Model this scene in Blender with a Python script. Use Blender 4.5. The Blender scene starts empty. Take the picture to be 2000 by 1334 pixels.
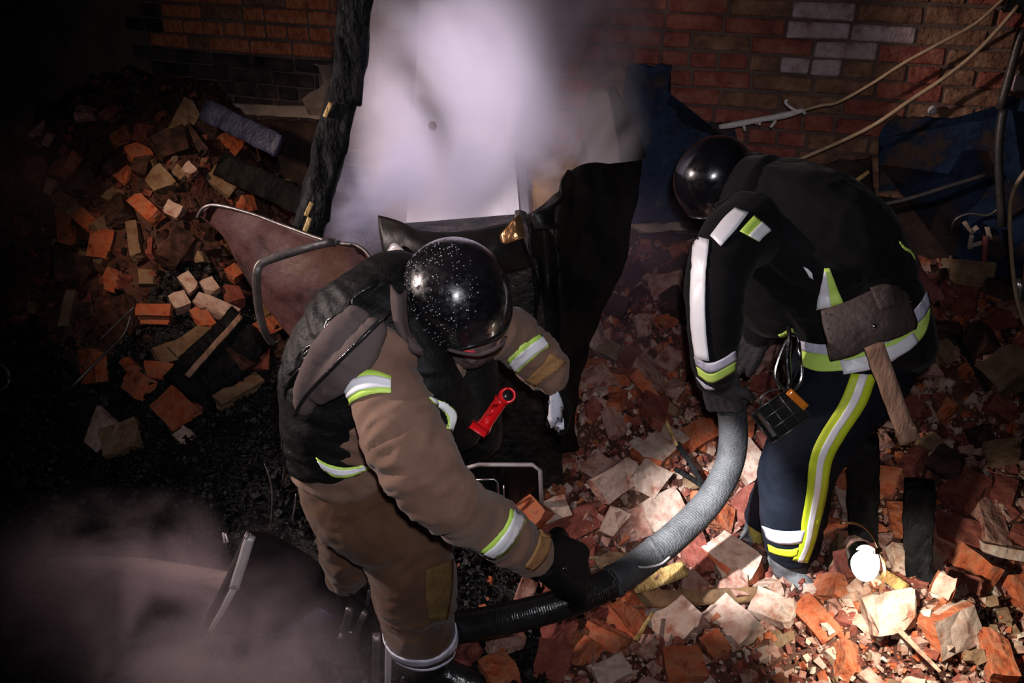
import bpy, bmesh, math, random
import numpy as np
from mathutils import Vector, Matrix
from mathutils.bvhtree import BVHTree

C = bpy.context.scene.collection
SC = bpy.context.scene
random.seed(7)
RNG = np.random.default_rng(7)
R = math.radians

# ------------------------------------------------------------------ camera
FPX = 1750.0
PITCH = R(28)
CAMZ = 2.2
cam = bpy.data.cameras.new('camera')
cam.sensor_width = 36
cam.lens = FPX / 2000 * 36
cam.clip_start = 0.05
camo = bpy.data.objects.new('camera', cam)
C.objects.link(camo)
camo.location = (0, 0, CAMZ)
camo.rotation_euler = (math.pi / 2 - PITCH, 0, 0)
SC.camera = camo
CAMP = Vector((0, 0, CAMZ))
FW = Vector((0, math.cos(PITCH), -math.sin(PITCH)))
UP = Vector((0, math.sin(PITCH), math.cos(PITCH)))
RT = Vector((1, 0, 0))


def P(px, py, z):
    """point of the place seen at pixel px, py at depth z metres"""
    return CAMP + FW * z + RT * ((px - 1000) / FPX * z) + UP * (-(py - 667) / FPX * z)


def D(x, y, z):
    return (RT * x + UP * y + FW * z).normalized()


def proj(v):
    d = Vector(v) - CAMP
    z = d.dot(FW)
    return 1000 + d.dot(RT) / z * FPX, 667 - d.dot(UP) / z * FPX, z


# ------------------------------------------------------------------ world, light, exposure
w = bpy.data.worlds.new('night')
SC.world = w
w.use_nodes = True
w.node_tree.nodes['Background'].inputs[0].default_value = (0.45, 0.5, 0.7, 1)
w.node_tree.nodes['Background'].inputs[1].default_value = 0.004
SC.view_settings.view_transform = 'Standard'
SC.view_settings.look = 'None'
SC.view_settings.gamma = 1
SC.view_settings.exposure = 0.0
SC.view_settings.use_curve_mapping = False
SC.cycles.use_denoising = True
SC.cycles.max_bounces = 5
SC.cycles.diffuse_bounces = 2
SC.cycles.glossy_bounces = 2
SC.cycles.transmission_bounces = 3
SC.cycles.volume_bounces = 2
SC.cycles.volume_step_rate = 2.0
SC.cycles.volume_max_steps = 96
SC.cycles.sample_clamp_indirect = 4


def lamp(kind, name, loc, power, col, aim=None, size=0.05, cone=60, blend=0.5):
    l = bpy.data.lights.new(name, kind)
    l.energy = power
    l.color = col
    if kind == 'SPOT':
        l.spot_size = R(cone)
        l.spot_blend = blend
        l.shadow_soft_size = size
    elif kind == 'AREA':
        l.size = size
    else:
        l.shadow_soft_size = size
    o = bpy.data.objects.new(name, l)
    C.objects.link(o)
    o.location = loc
    if aim is not None:
        o.rotation_euler = (Vector(aim) - Vector(loc)).to_track_quat('-Z', 'Y').to_euler()
    return o


# a colleague's work lamp off to the left of the frame
lamp('SPOT', 'work_lamp_light', P(-1150, -120, 1.95), 300, (1.0, 0.82, 0.76), P(1150, 700, 2.8), 0.05, 74, 0.85)
# added fill light without a real source, brightening the left heap
lamp('SPOT', 'heap_fill_light', P(-500, -150, 2.2), 120, (1.0, 0.70, 0.50), P(430, 420, 3.9), 0.05, 46, 1.0)
# the photographer's flash just above the camera
lamp('SPOT', 'camera_flash_light', (0.05, -0.03, 2.36), 118, (0.94, 0.92, 1.0), P(1020, 660, 3), 0.03, 72, 1.0)
# invented light high above, put in to brighten the smoke
lamp('SPOT', 'smoke_fill_light', P(1050, -900, 1.7), 195, (0.95, 0.86, 1.0), P(900, 330, 3.2), 0.08, 32, 0.9)
# torch on the chest of the bending firefighter
lamp('SPOT', 'chest_torch_light', P(1016, 786, 1.99), 440, (0.95, 0.97, 1.0), P(1358, 978, 2.82), 0.012, 31, 1.0)
# torch lying in the rubble on the right
lamp('SPOT', 'ground_torch_light', P(1722, 1122, 2.46), 35, (1.0, 0.93, 0.78), P(1750, 1235, 2.80), 0.02, 110, 0.7)

# ------------------------------------------------------------------ numpy noise


def _h(i, j, k, s):
    n = (i * 374761393 + j * 668265263 + k * 2147483647 + s * 974711) & 0xffffffff
    n = ((n ^ (n >> 13)) * 1274126177) & 0xffffffff
    n = n ^ (n >> 16)
    return (n & 0xffff) / 32767.5 - 1


def vn(p, s=0):
    """value noise in -1..1 for an (n,3) array"""
    p = np.asarray(p, float)
    f = np.floor(p)
    i = f.astype(np.int64)
    t = p - f
    t = t * t * (3 - 2 * t)
    r = 0
    for a in (0, 1):
        for b in (0, 1):
            for c in (0, 1):
                wgt = (t[:, 0] if a else 1 - t[:, 0]) * (t[:, 1] if b else 1 - t[:, 1]) * (t[:, 2] if c else 1 - t[:, 2])
                r = r + wgt * _h(i[:, 0] + a, i[:, 1] + b, i[:, 2] + c, s)
    return r


# ------------------------------------------------------------------ ground height


def yw(x):
    return 3.80 - 0.364 * (x - 1.25)


def sst(t):
    t = np.clip(t, 0, 1)
    return t * t * (3 - 2 * t)


def H(x, y):
    x = np.atleast_1d(np.asarray(x, float))
    y = np.atleast_1d(np.asarray(y, float))
    d = yw(x) - y
    right = 0.66 * sst((1.75 - d) / 1.75)
    left = 1.22 * sst((2.15 - d) / 1.9)
    m = sst((x + 0.75) / 0.5)
    left = left * (1 - 0.62 * sst((x + 1.62) / 0.6))
    h = left * (1 - m) + right * m
    h = h * (1 - 0.45 * sst((-x - 2.0) / 1.2))
    h += 0.13 * np.exp(-((x - 1.3) ** 2 / 0.12 + (y - 2.15) ** 2 / 0.05))
    h += 0.20 * np.exp(-((x - 0.35) ** 2 / 0.12 + (y - 2.85) ** 2 / 0.12))
    q = np.stack([x * 3.1, y * 3.1, x * 0], 1)
    h -= 0.10 * np.exp(-((x - 0.9) ** 2 / 0.05 + (y - 2.6) ** 2 / 0.06))
    h += 0.045 * vn(q, 3) + 0.02 * vn(q * 3.3, 5)
    return h


def Hs(x, y):
    return float(H(x, y)[0])


def S(px, py, lift=0.0):
    d = (P(px, py, 1) - CAMP)
    t = 1.2
    for _ in range(900):
        p = CAMP + d * t
        if p.z < Hs(p.x, p.y) + lift or t > 6.5:
            break
        t += 0.01
    return p


# ------------------------------------------------------------------ materials
MATS = {}


def mat(name, cols, rough=0.8, metal=0.0, scale=6.0, bump=0.4, bscale=40.0, bdist=0.01, stretch=(1, 1, 1), coat=0.0,
        rough2=None, detail=5.0, per=True, spec=0.5, contrast=(0.3, 0.7), sheen=0.0):
    m = bpy.data.materials.new(name)
    MATS[name] = m
    m.use_nodes = True
    nt = m.node_tree
    N, L = nt.nodes, nt.links
    b = N['Principled BSDF']
    tc = N.new('ShaderNodeTexCoord')
    mp = N.new('ShaderNodeMapping')
    mp.inputs['Scale'].default_value = stretch
    L.new(tc.outputs['Object'], mp.inputs['Vector'])
    vec = mp.outputs[0]
    if per:
        oi = N.new('ShaderNodeObjectInfo')
        mu = N.new('ShaderNodeMath')
        mu.operation = 'MULTIPLY'
        mu.inputs[1].default_value = 37.0
        L.new(oi.outputs['Random'], mu.inputs[0])
        ad = N.new('ShaderNodeVectorMath')
        L.new(vec, ad.inputs[0])
        L.new(mu.outputs[0], ad.inputs[1])
        vec = ad.outputs[0]
    n1 = N.new('ShaderNodeTexNoise')
    n1.inputs['Scale'].default_value = scale
    n1.inputs['Detail'].default_value = detail
    n1.inputs['Roughness'].default_value = 0.62
    L.new(vec, n1.inputs['Vector'])
    cr = N.new('ShaderNodeValToRGB')
    el = cr.color_ramp.elements
    lo, hi = contrast
    k = len(cols)
    el[0].position = lo
    el[0].color = (*cols[0], 1)
    el[1].position = hi
    el[1].color = (*cols[-1], 1)
    for i in range(1, k - 1):
        e = el.new(lo + (hi - lo) * i / (k - 1))
        e.color = (*cols[i], 1)
    L.new(n1.outputs['Fac'], cr.inputs[0])
    L.new(cr.outputs[0], b.inputs['Base Color'])
    b.inputs['Metallic'].default_value = metal
    b.inputs['Specular IOR Level'].default_value = spec
    b.inputs['Coat Weight'].default_value = coat
    b.inputs['Coat Roughness'].default_value = 0.1
    b.inputs['Sheen Weight'].default_value = sheen
    n2 = N.new('ShaderNodeTexNoise')
    n2.inputs['Scale'].default_value = bscale
    n2.inputs['Detail'].default_value = 4
    L.new(vec, n2.inputs['Vector'])
    if rough2 is not None:
        mr = N.new('ShaderNodeMapRange')
        mr.inputs['From Min'].default_value = 0.35
        mr.inputs['From Max'].default_value = 0.65
        mr.inputs['To Min'].default_value = rough
        mr.inputs['To Max'].default_value = rough2
        L.new(n2.outputs['Fac'], mr.inputs['Value'])
        L.new(mr.outputs[0], b.inputs['Roughness'])
    else:
        b.inputs['Roughness'].default_value = rough
    if bump:
        bp = N.new('ShaderNodeBump')
        bp.inputs['Strength'].default_value = bump
        bp.inputs['Distance'].default_value = bdist
        L.new(n2.outputs['Fac'], bp.inputs['Height'])
        L.new(bp.outputs[0], b.inputs['Normal'])
    return m


def emis(name, col, power):
    m = bpy.data.materials.new(name)
    MATS[name] = m
    m.use_nodes = True
    b = m.node_tree.nodes['Principled BSDF']
    b.inputs['Base Color'].default_value = (0.8, 0.8, 0.8, 1)
    b.inputs['Emission Color'].default_value = (*col, 1)
    b.inputs['Emission Strength'].default_value = power
    return m


# brick kinds
mat('brick_orange', [(.13, .020, .008), (.33, .065, .017), (.30, .10, .045), (.20, .035, .014)], .85, scale=17, bump=1, bdist=.02, bscale=17)
mat('brick_red', [(0.0736, 0.0132, 0.0085), (0.1577, 0.0316, 0.0184), (0.1892, 0.0684, 0.0473)], .85, scale=17, bump=1, bdist=.02, bscale=17)
mat('brick_pink', [(.12, .035, .022), (.24, .10, .07), (.33, .19, .15), (.16, .05, .035)], .88, scale=17, bump=.9, bdist=.02, bscale=17)
mat('brick_pale', [(.24, .09, .05), (.36, .24, .18), (.42, .33, .27)], .9, scale=17, bump=.9, bdist=.02, bscale=17)
mat('brick_tan', [(0.0854, 0.0350, 0.0155), (0.1632, 0.0932, 0.0466), (0.1942, 0.1398, 0.0854)], .88, scale=17, bump=.9, bdist=.02, bscale=17)
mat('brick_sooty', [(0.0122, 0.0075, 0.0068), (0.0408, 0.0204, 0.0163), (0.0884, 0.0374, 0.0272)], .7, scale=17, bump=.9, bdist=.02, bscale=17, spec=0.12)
mat('mortar_face', [(.22, .07, .04), (.33, .21, .16), (.42, .31, .25), (.26, .15, .11)], .92, scale=17, bump=.8, bscale=17)
# wall
mat('wall_mortar', [(0.0620, 0.0372, 0.0310), (0.1612, 0.1054, 0.0806)], .95, scale=5, bump=.8, bscale=60)
mat('wall_brick_red', [(.11, .024, .017), (.25, .06, .038), (.30, .12, .08)], .85, scale=15, detail=8, bump=.9, bdist=.02, bscale=38)
mat('wall_brick_brown', [(.09, .04, .025), (.20, .09, .05), (.30, .17, .10)], .85, scale=15, detail=8, bump=.9, bdist=.02, bscale=38)
mat('wall_brick_whitened', [(.22, .10, .09), (.42, .30, .30), (.52, .42, .42)], .9, scale=15, detail=8, bump=.9, bdist=.02, bscale=38)
mat('wall_brick_orange', [(0.2080, 0.0520, 0.0234), (0.4420, 0.1300, 0.0520), (0.4680, 0.1950, 0.1040)], .85, scale=15, detail=8, bump=.9, bdist=.02, bscale=38)
mat('wall_brick_dark', [(.012, .010, .010), (.04, .03, .03), (.09, .06, .05)], .8, scale=7, bump=.6, bscale=45, spec=0.12)
mat('blue_paint', [(.045, .026, .018), (.006, .013, .032), (.012, .026, .062), (.016, .032, .068), (.10, .08, .07)], .6, scale=5, bump=.5, bscale=30, contrast=(.36, .74), spec=0.20)
mat('pale_plaster', [(.16, .11, .08), (.42, .32, .25)], .9, scale=6, bump=.5, bscale=40)
mat('dark_plaster', [(.012, .010, .010), (.035, .022, .018), (.07, .04, .03)], .9, scale=5, bump=.6, bscale=40, spec=0.12)
# ground
mat('ground_dust', [(0.0210, 0.0084, 0.0060), (0.0600, 0.0240, 0.0168), (0.1200, 0.0600, 0.0420)], .95, scale=4, bump=1, bscale=45, bdist=.02, per=False, spec=0.12)
mat('ground_char', [(0.0016, 0.0016, 0.0019), (0.0038, 0.0032, 0.0032), (0.0081, 0.0065, 0.0059)], .45, scale=7, bump=1, bscale=60, bdist=.02, per=False, spec=0.30)
mat('chips_char', [(0.0016, 0.0016, 0.0019), (0.0054, 0.0049, 0.0049), (0.0135, 0.0122, 0.0122)], .28, scale=30, bump=.8, bscale=90, rough2=.6, spec=0.40)
mat('chips_plaster', [(.30, .22, .16), (.58, .48, .38)], .95, scale=12, bump=.4)
# charred timber and wood
mat('charred_wood', [(0.0021, 0.0021, 0.0028), (0.0056, 0.0053, 0.0060), (0.0140, 0.0126, 0.0133)], 0.6, scale=14, bump=1, bscale=26, bdist=.03, stretch=(1, 1, .55), rough2=.9, spec=0.12)
mat('raw_wood', [(.22, .11, .03), (.48, .30, .10), (.60, .42, .18)], .75, scale=6, bump=.8, bscale=20, stretch=(6, 6, .6))
mat('old_wood', [(.10, .05, .035), (.25, .14, .09), (.36, .22, .15)], .75, scale=6, bump=.6, bscale=20, stretch=(5, 5, .6))
mat('pale_pole', [(0.1120, 0.0700, 0.0560), (0.2380, 0.1680, 0.1400), (0.2940, 0.2240, 0.1890)], .8, scale=5, bump=.5, bscale=20, stretch=(1, 5, 5))
mat('singed_wood', [(.03, .015, .006), (.13, .065, .025), (.24, .14, .055)], .75, scale=6, bump=.8, bscale=24)
# metals
mat('rusty_sheet', [(0.0163, 0.0048, 0.0041), (0.0409, 0.0137, 0.0132), (0.0555, 0.0200, 0.0183), (0.0555, 0.0221, 0.0122)], .5, metal=.1, scale=5, bump=.5, bscale=22, bdist=.008, rough2=.7, spec=.4, contrast=(.40, .62))
mat('burnt_sheet', [(0.0018, 0.0018, 0.0021), (0.0054, 0.0042, 0.0039), (0.0150, 0.0096, 0.0066)], .42, metal=.0, scale=5, bump=.5, bscale=14, bdist=.012, rough2=.55, per=False, spec=.25)
mat('burnt_sheet_matt', [(0.0024, 0.0024, 0.0030), (0.0060, 0.0054, 0.0054), (0.0180, 0.0120, 0.0096)], .42, metal=.1, scale=5, bump=.6, bscale=12, bdist=.02, rough2=.7, spec=0.12)
mat('burnt_casing', [(0.0048, 0.0042, 0.0042), (0.0150, 0.0108, 0.0090), (0.0600, 0.0450, 0.0360)], .35, metal=.3, scale=9, bump=.9, bscale=45, rough2=.7, contrast=(.38, .75))
mat('copper_sheet', [(.18, .07, .02), (.45, .24, .12)], .25, metal=.8, scale=10, bump=.3)
mat('bare_steel', [(.32, .29, .29), (.6, .56, .56)], .28, metal=.9, scale=12, bump=.15)
mat('dull_steel', [(.06, .05, .05), (.18, .15, .14)], .4, metal=.6, scale=12, bump=.2)
mat('black_enamel', [(0.0023, 0.0023, 0.0027), (0.0054, 0.0054, 0.0063)], .18, metal=.1, scale=5, bump=.15, bscale=30)
mat('grey_enamel', [(.30, .27, .27), (.5, .46, .46)], .4, metal=.1, scale=5, bump=.15, bscale=30)
mat('pale_panel', [(0.4800, 0.4224, 0.4032), (0.6720, 0.6144, 0.5952)], .6, scale=3, bump=.15)
mat('cream_board', [(0.1800, 0.1140, 0.0720), (0.3720, 0.2700, 0.1920)], .8, scale=5, bump=.3)
mat('blue_board', [(0.0063, 0.0079, 0.0221), (0.0284, 0.0315, 0.0693), (0.0504, 0.0536, 0.1008)], .45, scale=14, bump=.8, bscale=70)
mat('cable_white', [(.45, .37, .30), (.66, .57, .48)], .6, scale=20, bump=.2)
mat('cable_tan', [(.35, .22, .12), (.6, .42, .26)], .6, scale=20, bump=.2)
mat('cable_melted', [(.55, .48, .44), (.78, .72, .68)], .6, scale=20, bump=.5)
mat('cable_dark', [(.02, .02, .02), (.06, .05, .045)], .5, scale=20, bump=.2)
mat('red_rag', [(.14, .03, .03), (.25, .07, .07)], .9, scale=9, bump=.3)
# firefighters
mat('tan_cloth', [(0.1150, 0.0607, 0.0423), (0.1840, 0.1058, 0.0736), (0.2300, 0.1426, 0.1030)], .85, scale=5, bump=.35, bscale=260, bdist=.002, per=False, sheen=.1, spec=0.12)
mat('brown_trousers', [(0.0456, 0.0217, 0.0125), (0.0856, 0.0428, 0.0239), (0.1198, 0.0656, 0.0399)], .85, scale=5, bump=.35, bscale=260, bdist=.002, per=False, sheen=.1, spec=0.12)
mat('grey_tan_cloth', [(.07, .05, .048), (.12, .09, .085)], .8, scale=5, bump=.3, bscale=260, bdist=.002, spec=0.12)
mat('black_cloth', [(0.0031, 0.0031, 0.0036), (0.0056, 0.0051, 0.0061), (0.0092, 0.0082, 0.0092)], .8, scale=6, bump=.35, bscale=220, bdist=.002, per=False, sheen=.05, spec=0.12)
mat('black_nylon', [(0.0012, 0.0010, 0.0012), (0.0027, 0.0024, 0.0025), (0.0043, 0.0037, 0.0039)], .62, scale=8, bump=.6, bscale=60, bdist=.006, per=False, spec=0.25)
mat('navy_cloth', [(0.0031, 0.0041, 0.0071), (0.0061, 0.0082, 0.0143), (0.0112, 0.0143, 0.0229)], .8, scale=5, bump=.35, bscale=220, bdist=.002, per=False, spec=0.12)
mat('knee_patch_cloth', [(0.0720, 0.0390, 0.0090), (0.1440, 0.0840, 0.0210)], .8, scale=10, bump=.5, bscale=120)
mat('cuff_cloth', [(.26, .12, .035), (.46, .25, .10)], .8, scale=14, bump=.4, bscale=120)
mat('reflective_silver', [(.86, .85, .90), (.95, .95, .98)], .42, metal=0, scale=9, bump=.25, bscale=60, bdist=.003, spec=.8)
mat('reflective_worn', [(.30, .29, .36), (.62, .61, .74), (.80, .79, .88)], .45, scale=22, bump=.4, bscale=60, bdist=.003)
mat('reflective_yellow', [(.52, .80, .10), (.68, .92, .20)], .55, scale=9, bump=.2, bscale=60, bdist=.003)
mat('reflective_lime', [(.50, .62, .015), (.66, .80, .03)], .55, scale=9, bump=.2, bscale=60, bdist=.003)
mat('helmet_shell', [(.004, .004, .005), (.012, .010, .012), (.035, .028, .032)], .14, scale=7, bump=.35, bscale=70, bdist=.002, coat=.8, rough2=.4, contrast=(.42, .8))
mat('helmet_shell_wet', [(.003, .003, .004), (.006, .006, .008)], .12, scale=7, bump=.35, bscale=30, bdist=.003, coat=1.0, rough2=.3)
mat('droplet', [(.30, .28, .30), (.5, .48, .5)], .1, scale=5, bump=0, coat=1)
mat('rubber_black', [(.006, .006, .006), (.02, .018, .018)], .25, scale=10, bump=.4, bscale=40)
mat('boot_grey', [(0.0350, 0.0350, 0.0385), (0.0875, 0.0875, 0.0910), (0.1470, 0.1435, 0.1400)], .6, scale=14, bump=.5)
mat('boot_yellow', [(0.1250, 0.1000, 0.0200), (0.2750, 0.2400, 0.0500)], .6, scale=12, bump=.5)
mat('glove_black', [(0.0025, 0.0025, 0.0030), (0.0075, 0.0065, 0.0070)], .7, scale=12, bump=.5, bscale=90, spec=0.12)
mat('glove_palm', [(.42, .42, .50), (.72, .72, .80)], .7, scale=14, bump=.4, bscale=90)
mat('glove_grey', [(0.0250, 0.0225, 0.0250), (0.0650, 0.0600, 0.0650)], .7, scale=12, bump=.5, bscale=90, spec=0.12)
mat('skin', [(.36, .19, .14), (.46, .27, .20)], .5, scale=10, bump=.1, bscale=160, per=False)
mat('eye_white', [(.7, .68, .66), (.75, .73, .7)], .2, scale=4, bump=0)
mat('balaclava_cloth', [(.07, .045, .042), (.16, .11, .10)], .85, scale=16, bump=.5, bscale=120, spec=0.12)
mat('red_cloth', [(.50, .02, .03), (.75, .05, .06)], .7, scale=10, bump=.3)
mat('red_plastic', [(.55, .004, .008), (.80, .012, .015)], .28, scale=6, bump=.05, coat=.5)
mat('leather', [(0.0360, 0.0224, 0.0192), (0.0680, 0.0440, 0.0384), (0.1120, 0.0800, 0.0720)], .6, scale=7, bump=.5, bscale=60, rough2=.8)
mat('polished_metal', [(.6, .6, .62), (.8, .8, .82)], .16, metal=1, scale=8, bump=.05)
mat('cage_wire', [(.10, .10, .10), (.24, .24, .23)], .35, metal=.8, scale=8, bump=.1)
mat('lamp_black', [(.008, .008, .008), (.018, .018, .018)], .3, scale=8, bump=.1)
mat('amber_lens', [(.40, .10, .008), (.65, .20, .02)], .2, scale=8, bump=.1, coat=.6)
mat('hose_grey', [(0.0172, 0.0172, 0.0185), (0.0396, 0.0396, 0.0422), (0.0554, 0.0554, 0.0581)], .7, scale=16, bump=.5, bscale=120)
emis('torch_lens', (1.0, .97, .86), 14)
emis('torch_small_lens', (1.0, 1.0, 1.0), 6)
mat('grey_stone', [(.10, .10, .11), (.26, .26, .27)], .9, scale=12, bump=.8, bscale=60)

# ------------------------------------------------------------------ object helpers
WL = {}


def link(o, name, parent=None):
    C.objects.link(o)
    if parent is not None:
        o.parent = parent
    return o


def tag(o, label=None, cat=None, group=None, kind=None):
    if label:
        o['label'] = label
    if cat:
        o['category'] = cat
    if group:
        o['group'] = group
    if kind:
        o['kind'] = kind
    return o


def thing(name, label, cat, loc, group=None):
    o = bpy.data.objects.new(name, None)
    o.empty_display_size = 0.05
    C.objects.link(o)
    o.location = loc
    WL[o.name] = Vector(loc)
    return tag(o, label, cat, group)


def mobj(name, V, F, m, parent=None, smooth=True, origin=None, mats=None, fm=None):
    """one mesh object from world-space vertices"""
    V = [Vector(v) for v in V]
    if parent is not None:
        org = WL[parent.name]
    elif origin is not None:
        org = Vector(origin)
    else:
        n = len(V)
        org = Vector((sum(v.x for v in V) / n, sum(v.y for v in V) / n, min(v.z for v in V)))
    me = bpy.data.meshes.new(name)
    me.from_pydata([v - org for v in V], [], F)
    me.update()
    for mm in (mats or [m]):
        me.materials.append(MATS[mm])
    if fm is not None:
        me.polygons.foreach_set('material_index', fm)
    if smooth:
        me.polygons.foreach_set('use_smooth', [True] * len(me.polygons))
    o = bpy.data.objects.new(name, me)
    C.objects.link(o)
    if parent is not None:
        o.parent = parent
        o.location = (0, 0, 0)
        WL[o.name] = org.copy()
    else:
        o.location = org
        WL[o.name] = org.copy()
    return o


def catmull(pts, n):
    """resample a list of tuples through Catmull-Rom, n samples per span"""
    A = [np.array(p, float) for p in pts]
    A = [2 * A[0] - A[1]] + A + [2 * A[-1] - A[-2]]
    out = []
    for i in range(1, len(A) - 2):
        p0, p1, p2, p3 = A[i - 1:i + 3]
        for k in range(n):
            t = k / n
            out.append(.5 * ((2 * p1) + (-p0 + p2) * t + (2 * p0 - 5 * p1 + 4 * p2 - p3) * t * t + (-p0 + 3 * p1 - 3 * p2 + p3) * t ** 3))
    out.append(A[-2])
    return out


class Multi:
    """several surfaces searched as one"""

    def __init__(self, *b):
        self.b = b

    def ray_cast(self, o, d, m=9.0):
        r = [h for h in (x.ray_cast(o, d, m) for x in self.b) if h[0] is not None]
        return min(r, key=lambda h: h[3]) if r else (None,) * 4

    def find_nearest(self, p):
        r = [h for h in (x.find_nearest(p) for x in self.b) if h[0] is not None]
        return min(r, key=lambda h: h[3]) if r else (None,) * 4


def frames(pts):
    """for each point: (tangent, u towards the camera, v sideways)"""
    fr = []
    n = len(pts)
    for i in range(n):
        t = (pts[min(i + 1, n - 1)] - pts[max(i - 1, 0)]).normalized()
        c = (CAMP - pts[i]).normalized()
        u = c - t * c.dot(t)
        if u.length < .25:
            u = UP - t * UP.dot(t)
        u.normalize()
        v = t.cross(u)
        fr.append((t, u, v))
    return fr


def pframes(pts):
    """parallel transported frames"""
    fr = frames(pts)
    out = [fr[0]]
    for i in range(1, len(pts)):
        t = fr[i][0]
        u = out[-1][1]
        u = (u - t * u.dot(t)).normalized()
        out.append((t, u, t.cross(u)))
    return out


def loft(J, nspan=4, seg=20, cap=True):
    """J = [(Vector, side radius, depth radius)] -> closed V, F"""
    rows = catmull([(p.x, p.y, p.z, a, b) for p, a, b in J], nspan)
    pts = [Vector(r[:3]) for r in rows]
    fr = frames(pts)
    V, F = [], []
    for r, p, (t, u, v) in zip(rows, pts, fr):
        for k in range(seg):
            an = 2 * math.pi * k / seg
            V.append(p + v * (math.cos(an) * r[3]) + u * (math.sin(an) * r[4]))
    n = len(rows)
    for i in range(n - 1):
        for k in range(seg):
            a, b = i * seg + k, i * seg + (k + 1) % seg
            F.append((a, b, b + seg, a + seg))
    if cap:
        for i, sg in ((0, -1), (n - 1, 1)):
            base = len(V)
            r = rows[i]
            rad = min(r[3], r[4])
            c2 = []
            for q in (.45,):
                for k in range(seg):
                    V.append(pts[i].lerp(V[i * seg + k], .62) + fr[i][0] * (sg * rad * .38))
            V.append(pts[i] + fr[i][0] * (sg * rad * .5))
            for k in range(seg):
                a, b = i * seg + k, i * seg + (k + 1) % seg
                c, d = base + k, base + (k + 1) % seg
                F.append((a, c, d, b) if sg > 0 else (a, b, d, c))
                F.append((c, base + seg, d) if sg > 0 else (c, d, base + seg))
    return V, F


def merge(*parts):
    V, F = [], []
    for v, f in parts:
        o = len(V)
        V += list(v)
        F += [tuple(i + o for i in q) for q in f]
    return V, F


def ellipsoid(c, ax, seg=24, rings=14):
    """ax = three Vectors (half axes)"""
    V, F = [], []
    for i in range(rings + 1):
        th = math.pi * i / rings
        for k in range(seg):
            ph = 2 * math.pi * k / seg
            V.append(c + ax[0] * (math.sin(th) * math.cos(ph)) + ax[1] * (math.sin(th) * math.sin(ph)) + ax[2] * math.cos(th))
    for i in range(rings):
        for k in range(seg):
            a, b = i * seg + k, i * seg + (k + 1) % seg
            F.append((a, a + seg, b + seg, b))
    return V, F


def remesh(V, F, vox=.009, smooth=2):
    me = bpy.data.meshes.new('tmp')
    me.from_pydata(V, [], F)
    bm = bmesh.new()
    bm.from_mesh(me)
    bmesh.ops.remove_doubles(bm, verts=bm.verts, dist=1e-5)
    bmesh.ops.recalc_face_normals(bm, faces=bm.faces)
    bm.to_mesh(me)
    bm.free()
    o = bpy.data.objects.new('tmp', me)
    C.objects.link(o)
    md = o.modifiers.new('r', 'REMESH')
    md.mode = 'VOXEL'
    md.voxel_size = vox
    if smooth:
        s = o.modifiers.new('s', 'SMOOTH')
        s.factor = .6
        s.iterations = smooth
    dg = bpy.context.evaluated_depsgraph_get()
    ev = o.evaluated_get(dg)
    m2 = ev.to_mesh()
    n = len(m2.vertices)
    A = np.empty(n * 3)
    m2.vertices.foreach_get('co', A)
    Fo = [tuple(p.vertices) for p in m2.polygons]
    ev.to_mesh_clear()
    bpy.data.objects.remove(o)
    bpy.data.meshes.remove(me)
    return A.reshape(-1, 3), Fo


def vnormals(A, F):
    q = np.array([f if len(f) == 4 else (*f, f[2]) for f in F])
    n = np.cross(A[q[:, 2]] - A[q[:, 0]], A[q[:, 3]] - A[q[:, 1]])
    N = np.zeros_like(A)
    for k in range(4):
        np.add.at(N, q[:, k], n)
    return N / (np.linalg.norm(N, axis=1, keepdims=True) + 1e-12)


def wrinkle(A, F, segs, amp=.006, fa=26, fr=7, seed=0):
    """folds that run round the limb: high frequency along the nearest bone"""
    N = vnormals(A, F)
    best = np.full(len(A), 1e9)
    Q = np.zeros_like(A)
    for i, (a, b) in enumerate(segs):
        a, b = np.array(a), np.array(b)
        d = b - a
        L = np.linalg.norm(d)
        d = d / L
        r = A - a
        t = np.clip(r @ d, 0, L)
        dist = np.linalg.norm(r - t[:, None] * d, axis=1)
        w = dist < best
        best[w] = dist[w]
        al = r @ d
        Q[w] = ((r - al[:, None] * d) * fr + (al * fa)[:, None] * d + i * 3.7)[w]
    wob = vn(A * 9, seed + 9)[:, None] * 1.2
    n1 = 1 - np.abs(vn(Q + wob, seed)) * 2
    n2 = 1 - np.abs(vn(Q * 1.9 + wob, seed + 4)) * 2
    big = vn(A * 7, seed + 6)
    d = amp * (n1 * .65 + n2 * .3) * (.55 + .6 * big) + amp * .8 * big
    return A + N * d[:, None]


def garment(name, lofts, m, parent, segs=None, vox=.009, smooth=2, amp=.006, fa=26, fr=7, seed=0, nspan=4):
    V, F = merge(*[l if isinstance(l[0], list) and isinstance(l, tuple) else loft(l, nspan) for l in lofts])
    A, Fo = remesh(V, F, vox, smooth)
    if segs:
        A = wrinkle(A, Fo, segs, amp, fa, fr, seed)
    o = mobj(name, A.tolist(), Fo, m, parent)
    return o, BVHTree.FromPolygons([tuple(v) for v in A], Fo)


def cast(bvh, px, py, off=.003):
    d = (P(px, py, 1) - CAMP).normalized()
    h = bvh.ray_cast(CAMP, d)
    if h[0] is None:
        return None
    n = h[1]
    if n.dot(d) > 0:
        n = -n
    return h[0] + n * off - d * off * .4


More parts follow.
